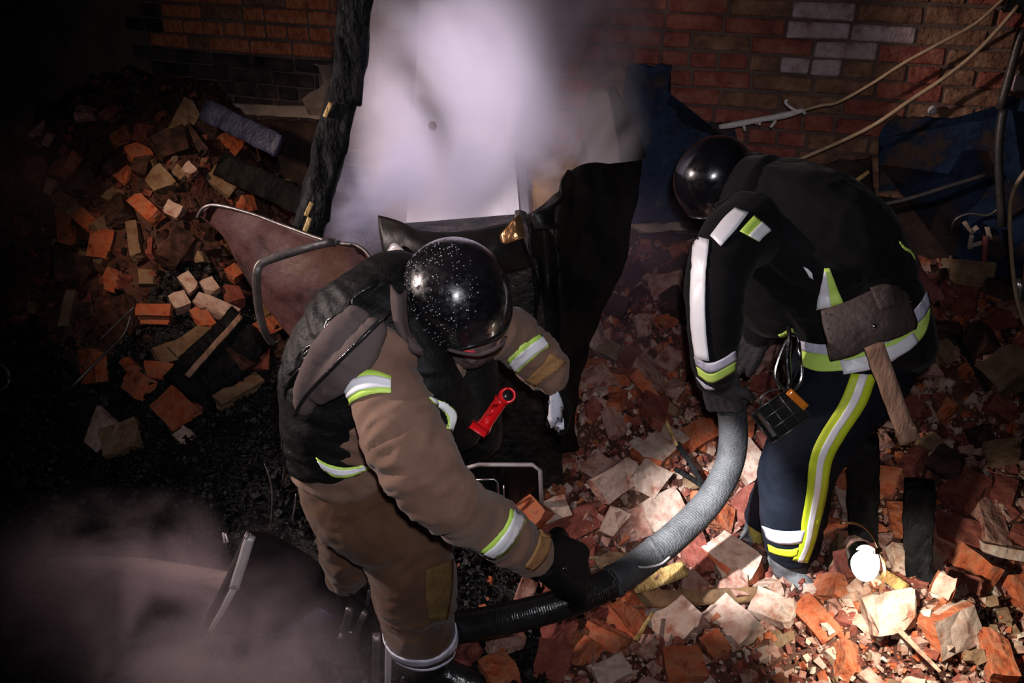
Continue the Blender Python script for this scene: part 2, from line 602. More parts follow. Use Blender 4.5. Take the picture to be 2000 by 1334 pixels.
def solid(G, n, m, thick, mode=None):
    """closed slab from an n x m grid of points, thickened away from the camera or along normals"""
    A = np.array([[tuple(G[i][j]) for j in range(m)] for i in range(n)])
    du = np.gradient(A, axis=0)
    dv = np.gradient(A, axis=1)
    N = np.cross(du, dv)
    N /= (np.linalg.norm(N, axis=2, keepdims=True) + 1e-9)
    cen = A.mean(axis=(0, 1))
    if (N.mean(axis=(0, 1)) @ (np.array(CAMP) - cen)) < 0:
        N = -N
    B = A - N * thick
    V = A.reshape(-1, 3).tolist() + B.reshape(-1, 3).tolist()
    k = n * m
    F = []
    for i in range(n - 1):
        for j in range(m - 1):
            a = i * m + j
            F.append((a, a + 1, a + m + 1, a + m))
            F.append((k + a, k + a + m, k + a + m + 1, k + a + 1))
    rim = [(0, j) for j in range(m)] + [(i, m - 1) for i in range(1, n)] + [(n - 1, j) for j in range(m - 2, -1, -1)] + [(i, 0) for i in range(n - 2, 0, -1)]
    rr = [i * m + j for i, j in rim]
    for q in range(len(rr)):
        a, b = rr[q], rr[(q + 1) % len(rr)]
        F.append((b, a, k + a, k + b))
    return V, F


def ribbon(name, bvh, L, Rr, m, parent, n=6, off=.004, thick=.003, cols=6):
    """strip sewn on a garment: L and Rr are its two edges, as seen in the photograph"""
    a = catmull(L, n) if len(L) > 2 else [np.array(L[0]) * (1 - t) + np.array(L[1]) * t for t in np.linspace(0, 1, 3 * n)]
    b = catmull(Rr, n) if len(Rr) > 2 else [np.array(Rr[0]) * (1 - t) + np.array(Rr[1]) * t for t in np.linspace(0, 1, 3 * n)]
    G = []
    last = None
    for i in range(len(a)):
        row = []
        for j in range(cols):
            t = j / (cols - 1)
            q = a[i] * (1 - t) + b[i] * t
            h = cast(bvh, q[0], q[1], off)
            row.append((h, q))
        G.append(row)
    ok = [h for r in G for h, q in r if h is not None]
    if not ok:
        return None
    md = sum(proj(h)[2] for h in ok) / len(ok)
    H2 = []
    for r in G:
        good = [proj(h)[2] for h, q in r if h is not None]
        z0 = sum(good) / len(good) if good else md
        row = []
        for h, q in r:
            if h is None or abs(proj(h)[2] - z0) > .12:
                pp = P(q[0], q[1], z0)
                nr = bvh.find_nearest(pp)
                h = nr[0] + nr[1] * off if nr[0] is not None else pp
            row.append(h)
        H2.append(row)
    V, F = solid(H2, len(H2), cols, thick)
    return mobj(name, V, F, m, parent)


def band(name, bvh, A, B, t0, t1, m, parent, off=.005, seg=36, rows=4, a0=0., a1=360., thick=.004, tilt=0.):
    """ring sewn round the limb from A to B"""
    ax = (B - A)
    t, u, v = frames([A, B])[0]
    closed = (a1 - a0) >= 359
    G = []
    for i in range(rows):
        s = t0 + (t1 - t0) * i / (rows - 1)
        row = []
        for k in range(seg + 1):
            an = R(a0 + (a1 - a0) * k / seg)
            d = u * math.cos(an) + v * math.sin(an)
            c = A + ax * s + t * (tilt * math.sin(an))
            h = bvh.ray_cast(c, d, .32)
            if h[0] is None:
                row.append(None)
            else:
                row.append(h[0] + d * off)
        md = [(r - (A + ax * s)).length for r in row if r is not None]
        md = sum(md) / max(1, len(md)) if md else .08
        for k in range(seg + 1):
            an = R(a0 + (a1 - a0) * k / seg)
            d = u * math.cos(an) + v * math.sin(an)
            if row[k] is None:
                row[k] = A + ax * s + d * md
        G.append(row)
    k = seg + 1
    V = [p for r in G for p in r] + [p - ((p - (A + ax * (t0 + (t1 - t0) * i / (rows - 1)))).normalized() * thick) for i, r in enumerate(G) for p in r]
    K = rows * k
    F = []
    for i in range(rows - 1):
        for j in range(seg):
            a = i * k + j
            F.append((a, a + 1, a + k + 1, a + k))
            F.append((K + a, K + a + k, K + a + k + 1, K + a + 1))
    for j in range(seg):
        F.append((j + 1, j, K + j, K + j + 1))
        a = (rows - 1) * k + j
        F.append((a, a + 1, K + a + 1, K + a))
    return mobj(name, V, F, m, parent)


def tube(pts, r, n=10, sm=6, closed=False, cap=True, flat=None):
    """pts Vectors, r float or list; flat=(width scale) for bars"""
    if not isinstance(r, (list, tuple)):
        r = [r] * len(pts)
    if sm > 1 and len(pts) > 2:
        rows = catmull([(p.x, p.y, p.z, q) for p, q in zip(pts, r)], sm)
        pts = [Vector(q[:3]) for q in rows]
        r = [q[3] for q in rows]
    fr = pframes(pts)
    V, F = [], []
    for p, q, (t, u, v) in zip(pts, r, fr):
        for k in range(n):
            an = 2 * math.pi * k / n
            V.append(p + u * (math.cos(an) * q) + v * (math.sin(an) * q * (flat or 1)))
    for i in range(len(pts) - 1):
        for k in range(n):
            a, b = i * n + k, i * n + (k + 1) % n
            F.append((a, b, b + n, a + n))
    if cap:
        F.append(tuple(range(n))[::-1])
        F.append(tuple((len(pts) - 1) * n + k for k in range(n)))
    return V, F


def box(c, ax, ay, az):
    """half axes as Vectors, bevelled corners"""
    bm = bmesh.new()
    bmesh.ops.create_cube(bm, size=2)
    M = Matrix((ax, ay, az)).transposed()
    for v in bm.verts:
        v.co = c + M @ v.co
    w = min(ax.length, ay.length, az.length) * .18
    bmesh.ops.bevel(bm, geom=list(bm.edges), offset=w, segments=1, affect='EDGES')
    bmesh.ops.recalc_face_normals(bm, faces=bm.faces)
    V = [v.co.copy() for v in bm.verts]
    F = [tuple(v.index for v in f.verts) for f in bm.faces]
    bm.free()
    return V, F


def plank(a, b, wd, th, rough=.0, n=12, seed=0, side=None, taper=0.):
    """irregular bar from a to b with width wd (facing the camera) and thickness th"""
    pts = [a.lerp(b, i / n) for i in range(n + 1)]
    t = (b - a).normalized()
    c = (CAMP - (a + b) / 2).normalized()
    u = (c - t * c.dot(t)).normalized() if side is None else side
    v = t.cross(u)
    V, F = [], []
    m = 4
    ring = []
    for e in range(4):
        cs = [(-1, -1), (1, -1), (1, 1), (-1, 1)]
        x0, y0 = cs[e]
        x1, y1 = cs[(e + 1) % 4]
        for k in range(m):
            s = k / m
            ring.append((x0 + (x1 - x0) * s, y0 + (y1 - y0) * s))
    ring = [(x * (1 if abs(x) < 1 or abs(y) < 1 else .94), y * (1 if abs(x) < 1 or abs(y) < 1 else .94)) for x, y in ring]
    K = len(ring)
    for i, p in enumerate(pts):
        k = 1 - taper * i / n
        for x, y in ring:
            V.append(p + v * (x * wd / 2 * k) + u * (y * th / 2 * k))
    if rough:
        A = np.array([tuple(x) for x in V])
        dn = np.stack([vn(A * 28, seed), vn(A * 28, seed + 1), vn(A * 28, seed + 2)], 1) * rough
        dn += np.stack([vn(A * 9, seed + 3), vn(A * 9, seed + 4), vn(A * 9, seed + 5)], 1) * rough
        V = [Vector(x) for x in (A + dn)]
    for i in range(n):
        for k in range(K):
            p, q = i * K + k, i * K + (k + 1) % K
            F.append((p, q, q + K, p + K))
    for i, s in ((0, 0), (n, 1)):
        cc = len(V)
        V.append(sum((V[i * K + k] for k in range(K)), Vector()) / K + t * ((.3 if s else -.3) * rough))
        for k in range(K):
            p, q = i * K + k, i * K + (k + 1) % K
            F.append((p, cc, q) if not s else (q, cc, p))
    return V, F


def sheet(grid, thick=.004, sub=6, amp=.004, freq=10, seed=0):
    """crumpled plate from a coarse grid of (px, py, depth)"""
    rows = [catmull(r, sub) for r in grid]
    cols = [catmull([rows[i][j] for i in range(len(rows))], sub) for j in range(len(rows[0]))]
    n, m = len(cols[0]), len(cols)
    G = np.array([[tuple(P(*cols[j][i])) for j in range(m)] for i in range(n)])
    A = G.reshape(-1, 3)
    du = np.gradient(G, axis=0)
    dv = np.gradient(G, axis=1)
    N = np.cross(du, dv).reshape(-1, 3)
    N /= np.linalg.norm(N, axis=1, keepdims=True) + 1e-9
    A = A + N * (amp * (vn(A * freq, seed) + .5 * vn(A * freq * 2.3, seed + 1)))[:, None]
    G = A.reshape(n, m, 3)
    return solid(G, n, m, thick)

# ================================================================== the setting
# ground
xs = np.linspace(-4.2, 3.6, 240)
ys = np.linspace(0.7, 6.4, 190)
X, Y = np.meshgrid(xs, ys)
Z = H(X.ravel(), Y.ravel()).reshape(X.shape)
Z = Z + 0.012 * vn(np.stack([X.ravel() * 14, Y.ravel() * 14, X.ravel() * 0], 1), 21).reshape(X.shape)
V = np.stack([X, Y, Z], 2).reshape(-1, 3)
nx = len(xs)
F = [(i * nx + j, i * nx + j + 1, (i + 1) * nx + j + 1, (i + 1) * nx + j) for i in range(len(ys) - 1) for j in range(nx - 1)]


def char_and_shade(x, y):
    """the soot-covered side of the room, plus shade painted in as char"""
    n = vn(np.stack([x * 2.2, y * 2.2, x * 0], 1), 31)
    return (x < np.where(y < 2.78, 0.02, -0.26) + .18 * n) & (y < 3.55 + .25 * n)  # near bulge to the right is shade put into the ground colour


cx = np.array([V[f[0]][0] for f in F])
cy = np.array([V[f[0]][1] for f in F])
g = mobj('floor', V.tolist(), F, 'ground_dust', origin=(0, 2.5, 0), mats=['ground_dust', 'ground_char'], fm=char_and_shade(cx, cy).astype(int).tolist())
tag(g, 'rubble strewn ground, brick dust on the right and black soot on the left', kind='structure')

# brick wall behind: bricks are children of the wall
WD = Vector((math.cos(R(20)), -math.sin(R(20)), 0))       # along the wall to the right
WN = Vector((-math.sin(R(20)), -math.cos(R(20)), 0))      # out of the wall to the viewer
W0 = Vector((1.25, 3.80, 0))


def wp(s, z, out=0.0):
    return W0 + WD * s + Vector((0, 0, z)) + WN * out


def wall_at(px, py):
    d = P(px, py, 1) - CAMP
    t = (W0 - CAMP).dot(WN) / d.dot(WN)
    p = CAMP + d * t
    return (p - W0).dot(WD), p.z


V, F = box(wp(-1.2, 1.3, -.143), WD * 3.9, WN * .15, Vector((0, 0, 1.4)))
wall = mobj('wall_back', V, F, 'wall_mortar', origin=wp(0, 0), smooth=False)
tag(wall, 'old brick wall behind the rubble, darker on the left, whitened patch at top right', kind='structure')


def wbrick(seed, L):
    rr = random.Random(seed)
    bm = bmesh.new()
    bmesh.ops.create_cube(bm, size=1)
    for v in bm.verts:
        v.co = Vector((v.co.x * (L - .010 - rr.random() * .006), v.co.y * .05, v.co.z * (.060 + rr.random() * .006)))
        v.co += Vector((rr.uniform(-.004, .004), rr.uniform(-.003, .003), rr.uniform(-.004, .004)))
    bmesh.ops.bevel(bm, geom=list(bm.edges), offset=.006, segments=1, affect='EDGES')
    me = bpy.data.meshes.new('brick')
    bm.to_mesh(me)
    bm.free()
    return me


WB = {}


def wall_brick_mesh(kind, L, k):
    key = (kind, L, k)
    if key not in WB:
        me = wbrick(k, L)
        me.materials.append(MATS[kind])
        WB[key] = me
    return WB[key]


wr = random.Random(3)
spec = []
z = 0.30
row = 0
while z < 2.25:
    s = -3.5 + (0.0 if row % 2 else .125) + wr.uniform(-.02, .02)
    header = row % 4 == 3
    while s < 2.2:
        L = .125 if header or wr.random() < .1 else .25
        c = wp(s + L / 2, z + .0375 + .004 * math.sin(s * 3 + row))
        px, py, dp = proj(c)
        if -60 < px < 2060 and -120 < py < 760 and c.z > Hs(c.x, c.y) - .1:
            on = 0 <= px <= 2000 and 0 <= py < 560
            spec.append((on, -dp, c.copy(), L, px, py))
        s += L
    z += .075
    row += 1
spec.sort(key=lambda q: (q[0], q[1]), reverse=True)
quat = WD.to_track_quat('X', 'Z')
rot = Matrix((WD, WN, Vector((0, 0, 1)))).transposed().to_4x4()
if rot.determinant() < 0:
    rot = Matrix((WD, -WN, Vector((0, 0, 1)))).transposed().to_4x4()
rest = []
for i, (on, dz, c, L, px, py) in enumerate(spec):
    e = math.exp(-(((px - 1590) / 85) ** 2 + ((py - 60) / 120) ** 2))
    soot = math.exp(-(((px - 1418) / 45) ** 2 + ((py - 55) / 30) ** 2))
    q = wr.random()
    if px < 330 or (py > 105 and px < 640) or (py > 225 and px < 800) or soot > .45 or py > 420:  # soot spot, and dark brick on the left and low down
        kd = 'wall_brick_dark'
    elif px < 760:
        kd = 'wall_brick_orange' if q < .75 else 'wall_brick_brown'
    elif e > .35 + .3 * q:
        kd = 'wall_brick_whitened'
    elif px < 1480:
        kd = 'wall_brick_red' if q < .85 else 'wall_brick_brown'
    else:
        kd = 'wall_brick_brown' if q < .6 else 'wall_brick_red'
        if wr.random() < .05:
            kd = 'wall_brick_whitened'
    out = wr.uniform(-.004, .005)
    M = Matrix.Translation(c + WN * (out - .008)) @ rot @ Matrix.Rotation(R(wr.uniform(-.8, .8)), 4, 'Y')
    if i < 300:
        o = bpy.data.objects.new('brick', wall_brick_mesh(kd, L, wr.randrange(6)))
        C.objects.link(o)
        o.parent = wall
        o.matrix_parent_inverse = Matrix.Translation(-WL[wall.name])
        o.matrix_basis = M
    else:
        rest.append((kd, L, M))


def join_meshes(name, items, parent=None, **kw):
    """items = [(mesh, matrix)] -> one object holding them all"""
    V, F, fm, mats = [], [], [], []
    for me, M in items:
        o = len(V)
        V += [M @ v.co for v in me.vertices]
        idx = []
        for mm in me.materials:
            if mm.name not in mats:
                mats.append(mm.name)
            idx.append(mats.index(mm.name))
        for p in me.polygons:
            F.append(tuple(o + i for i in p.vertices))
            fm.append(idx[p.material_index])
    return mobj(name, V, F, None, parent, smooth=False, mats=mats, fm=fm, **kw)


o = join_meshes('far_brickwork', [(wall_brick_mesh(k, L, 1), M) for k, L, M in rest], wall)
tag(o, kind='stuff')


# painted plaster left on the wall
def patch(name, poly, m, thick=.014, seed=0, out=.030, jag=5.0):
    """plate on the wall whose outline runs through the given points"""
    rr = random.Random(seed)
    pts = []
    n = len(poly)
    for i in range(n):
        a, b = poly[i], poly[(i + 1) % n]
        k = max(2, int(math.hypot(b[0] - a[0], b[1] - a[1]) / 14))
        for j in range(k):
            t = j / k
            pts.append((a[0] * (1 - t) + b[0] * t + rr.uniform(-jag, jag), a[1] * (1 - t) + b[1] * t + rr.uniform(-jag, jag)))
    q = [wall_at(*p) for p in pts]
    bm = bmesh.new()
    lo = [bm.verts.new(wp(s, z, out)) for s, z in q]
    f = bm.faces.new(lo)
    bmesh.ops.triangulate(bm, faces=[f])
    ex = bmesh.ops.extrude_face_region(bm, geom=list(bm.faces))
    for v in [g for g in ex['geom'] if isinstance(g, bmesh.types.BMVert)]:
        v.co -= WN * (thick + out - .004)
    bmesh.ops.recalc_face_normals(bm, faces=bm.faces)
    V = [v.co.copy() for v in bm.verts]
    F = [tuple(v.index for v in f.verts) for f in bm.faces]
    bm.free()
    return mobj(name, V, F, m, wall, smooth=False)


patch('plaster_patch', [(1230, 125), (1310, 128), (1308, 200), (1345, 250), (1440, 235), (1440, 285), (1340, 290), (1330, 430), (1225, 430), (1215, 250)], 'blue_paint', seed=1)
patch('plaster_patch', [(1740, 226), (1950, 232), (1948, 180), (2040, 190), (2060, 560), (1890, 540), (1870, 430), (1950, 350), (1930, 290), (1880, 290), (1870, 335), (1715, 375), (1722, 300), (1720, 255)], 'blue_paint', seed=2)
patch('plaster_patch', [(1225, 434), (1345, 430), (1345, 446), (1225, 450)], 'pale_plaster', seed=3, jag=2)
patch('plaster_patch', [(1225, 455), (1345, 452), (1345, 600), (1225, 600)], 'blue_paint', seed=4)
patch('plaster_patch', [(615, 120), (728, 124), (722, 230), (612, 226), (600, 190), (640, 160)], 'pale_plaster', seed=5)
patch('plaster_patch', [(380, 196), (640, 208), (640, 230), (380, 216)], 'pale_plaster', seed=6, jag=1.5)
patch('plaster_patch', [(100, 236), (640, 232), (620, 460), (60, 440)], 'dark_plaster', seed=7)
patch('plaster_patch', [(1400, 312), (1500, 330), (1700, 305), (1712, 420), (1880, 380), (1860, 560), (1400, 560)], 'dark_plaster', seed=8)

# ------------------------------------------------------------------ rubble
KIND = {'orange': ('brick_orange', 'brick_orange'), 'red': ('brick_red', 'brick_red'), 'pink': ('brick_pink', 'brick_pink'),
        'pale': ('brick_pink', 'mortar_face'), 'cream': ('brick_pale', 'mortar_face'), 'tan': ('brick_tan', 'brick_tan'),
        'sooty': ('brick_sooty', 'brick_sooty'), 'faced': ('brick_orange', 'mortar_face')}


def chunk(seed, L, Wd, T, cuts=2):
    rr = random.Random(seed)
    bm = bmesh.new()
    bmesh.ops.create_cube(bm, size=1)
    bmesh.ops.subdivide_edges(bm, edges=list(bm.edges), cuts=2, use_grid_fill=True)
    for v in bm.verts:
        v.co = Vector((v.co.x * L, v.co.y * Wd, v.co.z * T))
    for f in bm.faces:
        n = f.normal
        f.material_index = 1 if abs(n.z) > .9 or (abs(n.y) > .9 and rr.random() < .5) else 0
    for _ in range(cuts):
        c = Vector((rr.choice((-1, 1)) * L * .5, rr.choice((-1, 1)) * Wd * .5, rr.choice((-1, 1)) * T * .5))
        n = Vector((c.x / L * rr.uniform(.6, 2.4), c.y / Wd * rr.uniform(.3, 1.6), c.z / T * rr.uniform(.2, 1.3))).normalized()
        co = c - n * (rr.uniform(.05, .38) * min(L, Wd))
        r = bmesh.ops.bisect_plane(bm, geom=list(bm.verts) + list(bm.edges) + list(bm.faces), plane_co=co, plane_no=n, clear_outer=True)
        ed = [e for e in r['geom_cut'] if isinstance(e, bmesh.types.BMEdge)]
        fl = bmesh.ops.edgeloop_fill(bm, edges=ed)
        for f in fl['faces']:
            f.material_index = 0
    cap = [f for f in bm.faces if len(f.verts) > 4]
    if cap:
        r = bmesh.ops.poke(bm, faces=cap)
        for v in r['verts']:
            v.co += Vector((rr.uniform(-1, 1), rr.uniform(-1, 1), rr.uniform(-1, 1))) * .006
    bmesh.ops.remove_doubles(bm, verts=bm.verts, dist=.002)
    for v in bm.verts:
        s = min(L, Wd, T) * .05
        v.co += Vector((rr.uniform(-s, s), rr.uniform(-s, s), rr.uniform(-s, s)))
    bmesh.ops.recalc_face_normals(bm, faces=bm.faces)
    me = bpy.data.meshes.new('broken_brick')
    bm.to_mesh(me)
    bm.free()
    return me


SHAPE = [(.235, .115, .066, 1), (.225, .115, .066, 2), (.16, .115, .066, 2), (.13, .112, .064, 3), (.11, .10, .064, 3), (.15, .09, .06, 4),
         (.12, .07, .05, 3), (.09, .075, .05, 3), (.20, .112, .05, 2), (.10, .06, .04, 4), (.17, .062, .05, 2), (.08, .06, .045, 3)]
CH = {}


def chunk_mesh(k, kind):
    key = (k, kind)
    if key not in CH:
        if (k, None) not in CH:
            L, Wd, T, c = SHAPE[k % 12]
            CH[(k, None)] = chunk(100 + k, L, Wd, T, c)
        me = CH[(k, None)].copy()
        me.materials.clear()
        for mm in KIND[kind]:
            me.materials.append(MATS[mm])
        CH[key] = me
    return CH[key]


def surf_normal(x, y):
    e = .05
    dx = (Hs(x + e, y) - Hs(x - e, y)) / (2 * e)
    dy = (Hs(x, y + e) - Hs(x, y - e)) / (2 * e)
    return Vector((-dx, -dy, 1)).normalized()


BR = []   # every loose brick: object, pixel, kind, size


def add_brick(me, M, kind, label=None, group=None, size='broken brick'):
    o = bpy.data.objects.new('broken_brick', me)
    C.objects.link(o)
    o.matrix_world = M
    px, py, z = proj(M.translation)
    o['category'] = 'brick'
    if label:
        o['label'] = label
    BR.append([o, px, py, kind, size, label])
    o['group'] = group or 'loose bricks in the rubble'
    return o


# bricks that can be pointed at: (x1, y1, x2, y2, width m, thickness m, kind, roll deg, lift, label)
KEY = [
    (1395, 1060, 1475, 1125, .135, .085, 'faced', -15, .06, 'large pale brick block with an orange end, between hose and boot'),
    (1290, 1185, 1345, 1235, .15, .07, 'pale', 5, .03, 'square pale grey brick lying below the split plank'),
    (1395, 1190, 1460, 1240, .13, .07, 'cream', 10, .03, 'white faced brick below the big orange ended block'),
    (1475, 1175, 1545, 1200, .10, .085, 'cream', -5, .05, 'cream brick with pitted face, left of the ground torch'),
    (1500, 1215, 1530, 1260, .09, .06, 'tan', 0, .01, 'tan brick half below the pitted cream brick'),
    (1705, 1200, 1785, 1180, .12, .11, 'cream', 10, .10, 'brick block lit white by the glowing ground torch'),
    (1825, 1240, 1900, 1205, .12, .10, 'faced', 25, .06, 'big orange ended block at bottom right beyond the lit mound'),
    (1830, 1130, 1865, 1150, .07, .07, 'faced', 20, .10, 'small upright brick piece behind the torch lit block'),
    (1605, 1045, 1665, 1030, .12, .07, 'orange', 10, .02, 'orange brick right of the yellow striped trouser hem'),
    (1445, 870, 1480, 930, .12, .07, 'cream', 0, .05, 'cream brick between the hose and the striped leg, upper'),
    (1450, 960, 1475, 1005, .13, .08, 'red', 5, .05, 'red brick between the hose and the striped leg, lower'),
    (1265, 900, 1325, 850, .11, .09, 'faced', -20, .07, 'pink brick with an orange edge left of the dark part of the hose'),
    (1345, 860, 1390, 830, .09, .07, 'orange', 0, .06, 'vivid orange brick piece left of the upper hose'),
    (1150, 900, 1215, 950, .10, .09, 'pink', -10, .06, 'dusty pink brick block under the reaching glove'),
    (1175, 960, 1240, 905, .10, .07, 'pale', 15, .10, 'dust covered pale brick at the top of the middle heap'),
    (1250, 960, 1290, 900, .11, .08, 'cream', 5, .07, 'pale rounded brick lump in the middle heap'),
    (1265, 1010, 1325, 975, .11, .08, 'cream', 5, .06, 'clean cream brick just left of the lit part of the hose'),
    (1185, 1010, 1225, 1035, .10, .06, 'pale', 0, .05, 'small pale brick corner in the middle heap, nearest the glove'),
    (1210, 1030, 1280, 1010, .11, .08, 'pink', 10, .04, 'pink brick between the small pale corner and the hose'),
    (995, 965, 1050, 1020, .12, .10, 'orange', 10, .08, 'orange brick leaning on the silver edged screen'),
    (1060, 1005, 1105, 985, .08, .06, 'pale', 0, .05, 'small pale brick right of the screen'),
    (1065, 1060, 1160, 1000, .10, .05, 'red', 0, .02, 'long red slab under the dusty middle heap'),
    (960, 1290, 985, 1325, .09, .10, 'orange', -5, .05, 'vivid orange brick at the bottom edge beside the sooty boot'),
    (1050, 1285, 1110, 1300, .13, .07, 'red', 0, .03, 'red brick at the bottom edge right of the vivid orange one'),
    (1185, 1290, 1205, 1330, .11, .07, 'pale', 0, .05, 'pale brick at the bottom edge under the square grey one'),
    (1330, 1270, 1345, 1325, .12, .08, 'orange', 0, .05, 'orange brown brick at the bottom edge in the middle'),
    (1385, 1240, 1410, 1275, .07, .06, 'orange', 0, .04, 'orange brick stub below the white faced brick'),
    (1950, 690, 1990, 740, .16, .10, 'tan', 10, .08, 'large tan block at the right edge'),
    (1700, 805, 1745, 822, .07, .05, 'pale', 0, .06, 'pale brick piece just left of the tool handle'),
    (1835, 790, 1855, 805, .08, .06, 'orange', 0, .06, 'small orange brick in the dark heap right of the tool handle'),
    (1655, 945, 1672, 1000, .09, .06, 'cream', 0, .04, 'upright cream brick left of the charred post'),
    (1630, 900, 1655, 955, .06, .06, 'orange', 0, .03, 'slim orange brick between striped leg and charred post'),
    # left heap
    (430, 785, 505, 740, .062, .062, 'tan', -20, .05, 'long brick with orange end lying alone below the charred plank'),
    (320, 770, 360, 820, .13, .06, 'orange', 10, .05, 'standing orange brick near the foot of the left heap'),
    (170, 815, 215, 860, .14, .05, 'pale', 15, .06, 'flat pale brick at lower left, touching the mossy one'),
    (205, 870, 265, 840, .12, .06, 'tan', -10, .07, 'mossy tan brick at lower left, right of the flat pale one'),
    (350, 842, 366, 856, .06, .05, 'cream', 0, .03, 'small white lump right of the lower left bricks'),
    (285, 718, 358, 732, .07, .05, 'orange', 0, .05, 'rounded vivid orange brick lying flat in the left heap'),
    (250, 735, 280, 760, .10, .06, 'orange', 5, .05, 'orange brick left of the rounded vivid orange one'),
    (242, 700, 258, 722, .05, .05, 'orange', 0, .05, 'small orange piece above the left orange brick'),
    (385, 780, 393, 792, .05, .04, 'red', 0, .04, 'tiny red piece beside the charred plank'),
    (270, 605, 330, 605, .05, .06, 'orange', 0, .10, 'orange brick with a dark groove lying level, upper of two'),
    (272, 622, 328, 624, .05, .06, 'orange', 0, .05, 'orange brick with a dark groove lying level, lower of two'),
    (388, 580, 455, 622, .065, .06, 'pale', -20, .10, 'long pale brick pointing at the rusty sheet'),
    (385, 600, 408, 640, .065, .06, 'orange', 0, .07, 'orange brick under the long pale one'),
    (345, 690, 405, 640, .07, .06, 'tan', -10, .07, 'long tan brick in the lower part of the left heap'),
    (380, 690, 415, 670, .08, .05, 'orange', 0, .05, 'bright orange brick next to the charred plank'),
    (300, 700, 345, 682, .08, .06, 'tan', 0, .05, 'brown brick above the rounded vivid orange one'),
    (360, 535, 378, 568, .055, .06, 'pale', 0, .09, 'slim pink brick standing on end in the left heap'),
    (403, 545, 416, 570, .06, .06, 'cream', 0, .09, 'oval pale brick left of the rusty sheet'),
    (345, 572, 357, 600, .07, .05, 'pale', 0, .08, 'small pale brick stub above the grooved pair'),
    (262, 380, 298, 425, .07, .06, 'orange', 0, .10, 'long red orange brick high in the left heap'),
    (298, 330, 325, 372, .10, .06, 'tan', 0, .08, 'tan frogged brick high in the left heap'),
    (310, 290, 365, 262, .12, .06, 'sooty', 0, .09, 'big sooty brick at the top of the left heap'),
    (362, 320, 376, 340, .05, .05, 'pale', 0, .09, 'small pink piece near the top of the left heap'),
    (420, 330, 455, 370, .12, .06, 'tan', 0, .08, 'brown block right of the top small pink piece'),
    (468, 370, 520, 345, .09, .07, 'tan', 0, .08, 'yellowish long block at the upper right of the left heap'),
    (468, 396, 494, 398, .08, .07, 'orange', 0, .07, 'square orange brick end under the yellowish block'),
    (110, 380, 138, 408, .07, .05, 'tan', 0, .08, 'oblong tan brick far left in the heap'),
    (150, 410, 175, 440, .07, .05, 'orange', 0, .07, 'dull orange brick far left beside the oblong tan one'),
    (255, 430, 266, 500, .05, .05, 'tan', 0, .08, 'thin upright tan brick in the middle of the left heap'),
    (325, 400, 350, 418, .06, .05, 'pale', 0, .08, 'pale pink brick left of the curled tip of the sheet'),
    (330, 510, 360, 450, .10, .06, 'sooty', 0, .09, 'long dark brick left of the rusty sheet'),
    (204, 540, 232, 555, .10, .05, 'orange', 0, .05, 'flat dull orange brick in the shade on the left'),
    (120, 400, 130, 470, .07, .05, 'orange', 0, .05, 'brown orange brick at the far left foot of the heap'),
    (450, 520, 466, 540, .06, .05, 'orange', 0, .10, 'small orange brick touching the left edge of the rusty sheet'),
    (445, 555, 462, 590, .08, .06, 'red', 0, .07, 'dark red brick behind the flat bar'),
]
for i, (x1, y1, x2, y2, wd, th, kind, roll, lift, label) in enumerate(KEY):
    a, b = S(x1, y1, lift), S(x2, y2, lift)
    if a.y > yw(a.x) - .12:
        a = P(x1, y1, proj(wp(wall_at(x1, y1)[0], wall_at(x1, y1)[1], .16))[2])
    mid = (a + b) / 2
    L = min(.26, max(.05, (b - a).length * 1.12))
    n = surf_normal(mid.x, mid.y)
    t = (b - a)
    t.z *= .6
    t.normalize()
    n = (n * .6 + (CAMP - mid).normalized() * .55)
    n = (n - t * n.dot(t)).normalized()
    s = n.cross(t)
    me = chunk(500 + i, L, wd, th, 2 if L > .1 else 3)
    for mm in KIND[kind]:
        me.materials.append(MATS[mm])
    M = Matrix((t, s, n)).transposed().to_4x4()
    M = Matrix.Translation(mid - n * th * .35) @ M @ Matrix.Rotation(R(roll), 4, 'X')
    add_brick(me, M, kind, label)

rr = random.Random(12)
occupied = [(b[0].matrix_world.translation.x, b[0].matrix_world.translation.y, .075) for b in BR]


def pick(px, py):
    q = rr.random()
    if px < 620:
        tab = (('sooty', .52), ('tan', .16), ('orange', .18), ('red', .10), ('pale', .04))  # soot, with the heap's dim light also put into the dark mix
    elif py < 640 or (px > 1720 and py < 980):
        tab = (('red', .36), ('sooty', .28), ('pink', .2), ('tan', .1), ('orange', .06))
    elif px < 1180 and py > 1180:
        tab = (('red', .5), ('pink', .22), ('orange', .2), ('sooty', .08))
    else:
        tab = (('pink', .26), ('red', .18), ('orange', .2), ('pale', .15), ('cream', .10), ('tan', .06), ('faced', .05))
    for k, p in tab:
        q -= p
        if q < 0:
            return k
    return tab[0][0]


cand = []
for _ in range(9000):
    x, y = rr.uniform(-3.0, 2.9), rr.uniform(1.5, 5.2)
    if y > yw(x) - .12:
        continue
    z = Hs(x, y)
    px, py, dp = proj((x, y, z))
    if not (-40 < px < 2040 and 100 < py < 1400):
        continue
    leftheap = 40 < px < 600 and 230 < py < 740 and px > 40 + (py - 230) * .25
    if px < 900 and not leftheap:
        continue
    if px < 1120 and py < 760 and not leftheap:
        continue
    if px < 1010 and py < 1230 and not leftheap:
        continue
    if px + (py - 1150) * .9 > 1690 and py > 1150 and px < 1960 and rr.random() < .8:
        continue
    if 1425 < px < 1610 and 985 < py < 1150:
        continue
    ok = all((x - a) ** 2 + (y - b) ** 2 > (r + .045) ** 2 for a, b, r in occupied)
    if not ok:
        continue
    occupied.append((x, y, .048))
    cand.append((x, y, z, px, py, dp))
cand.sort(key=lambda c: c[5])
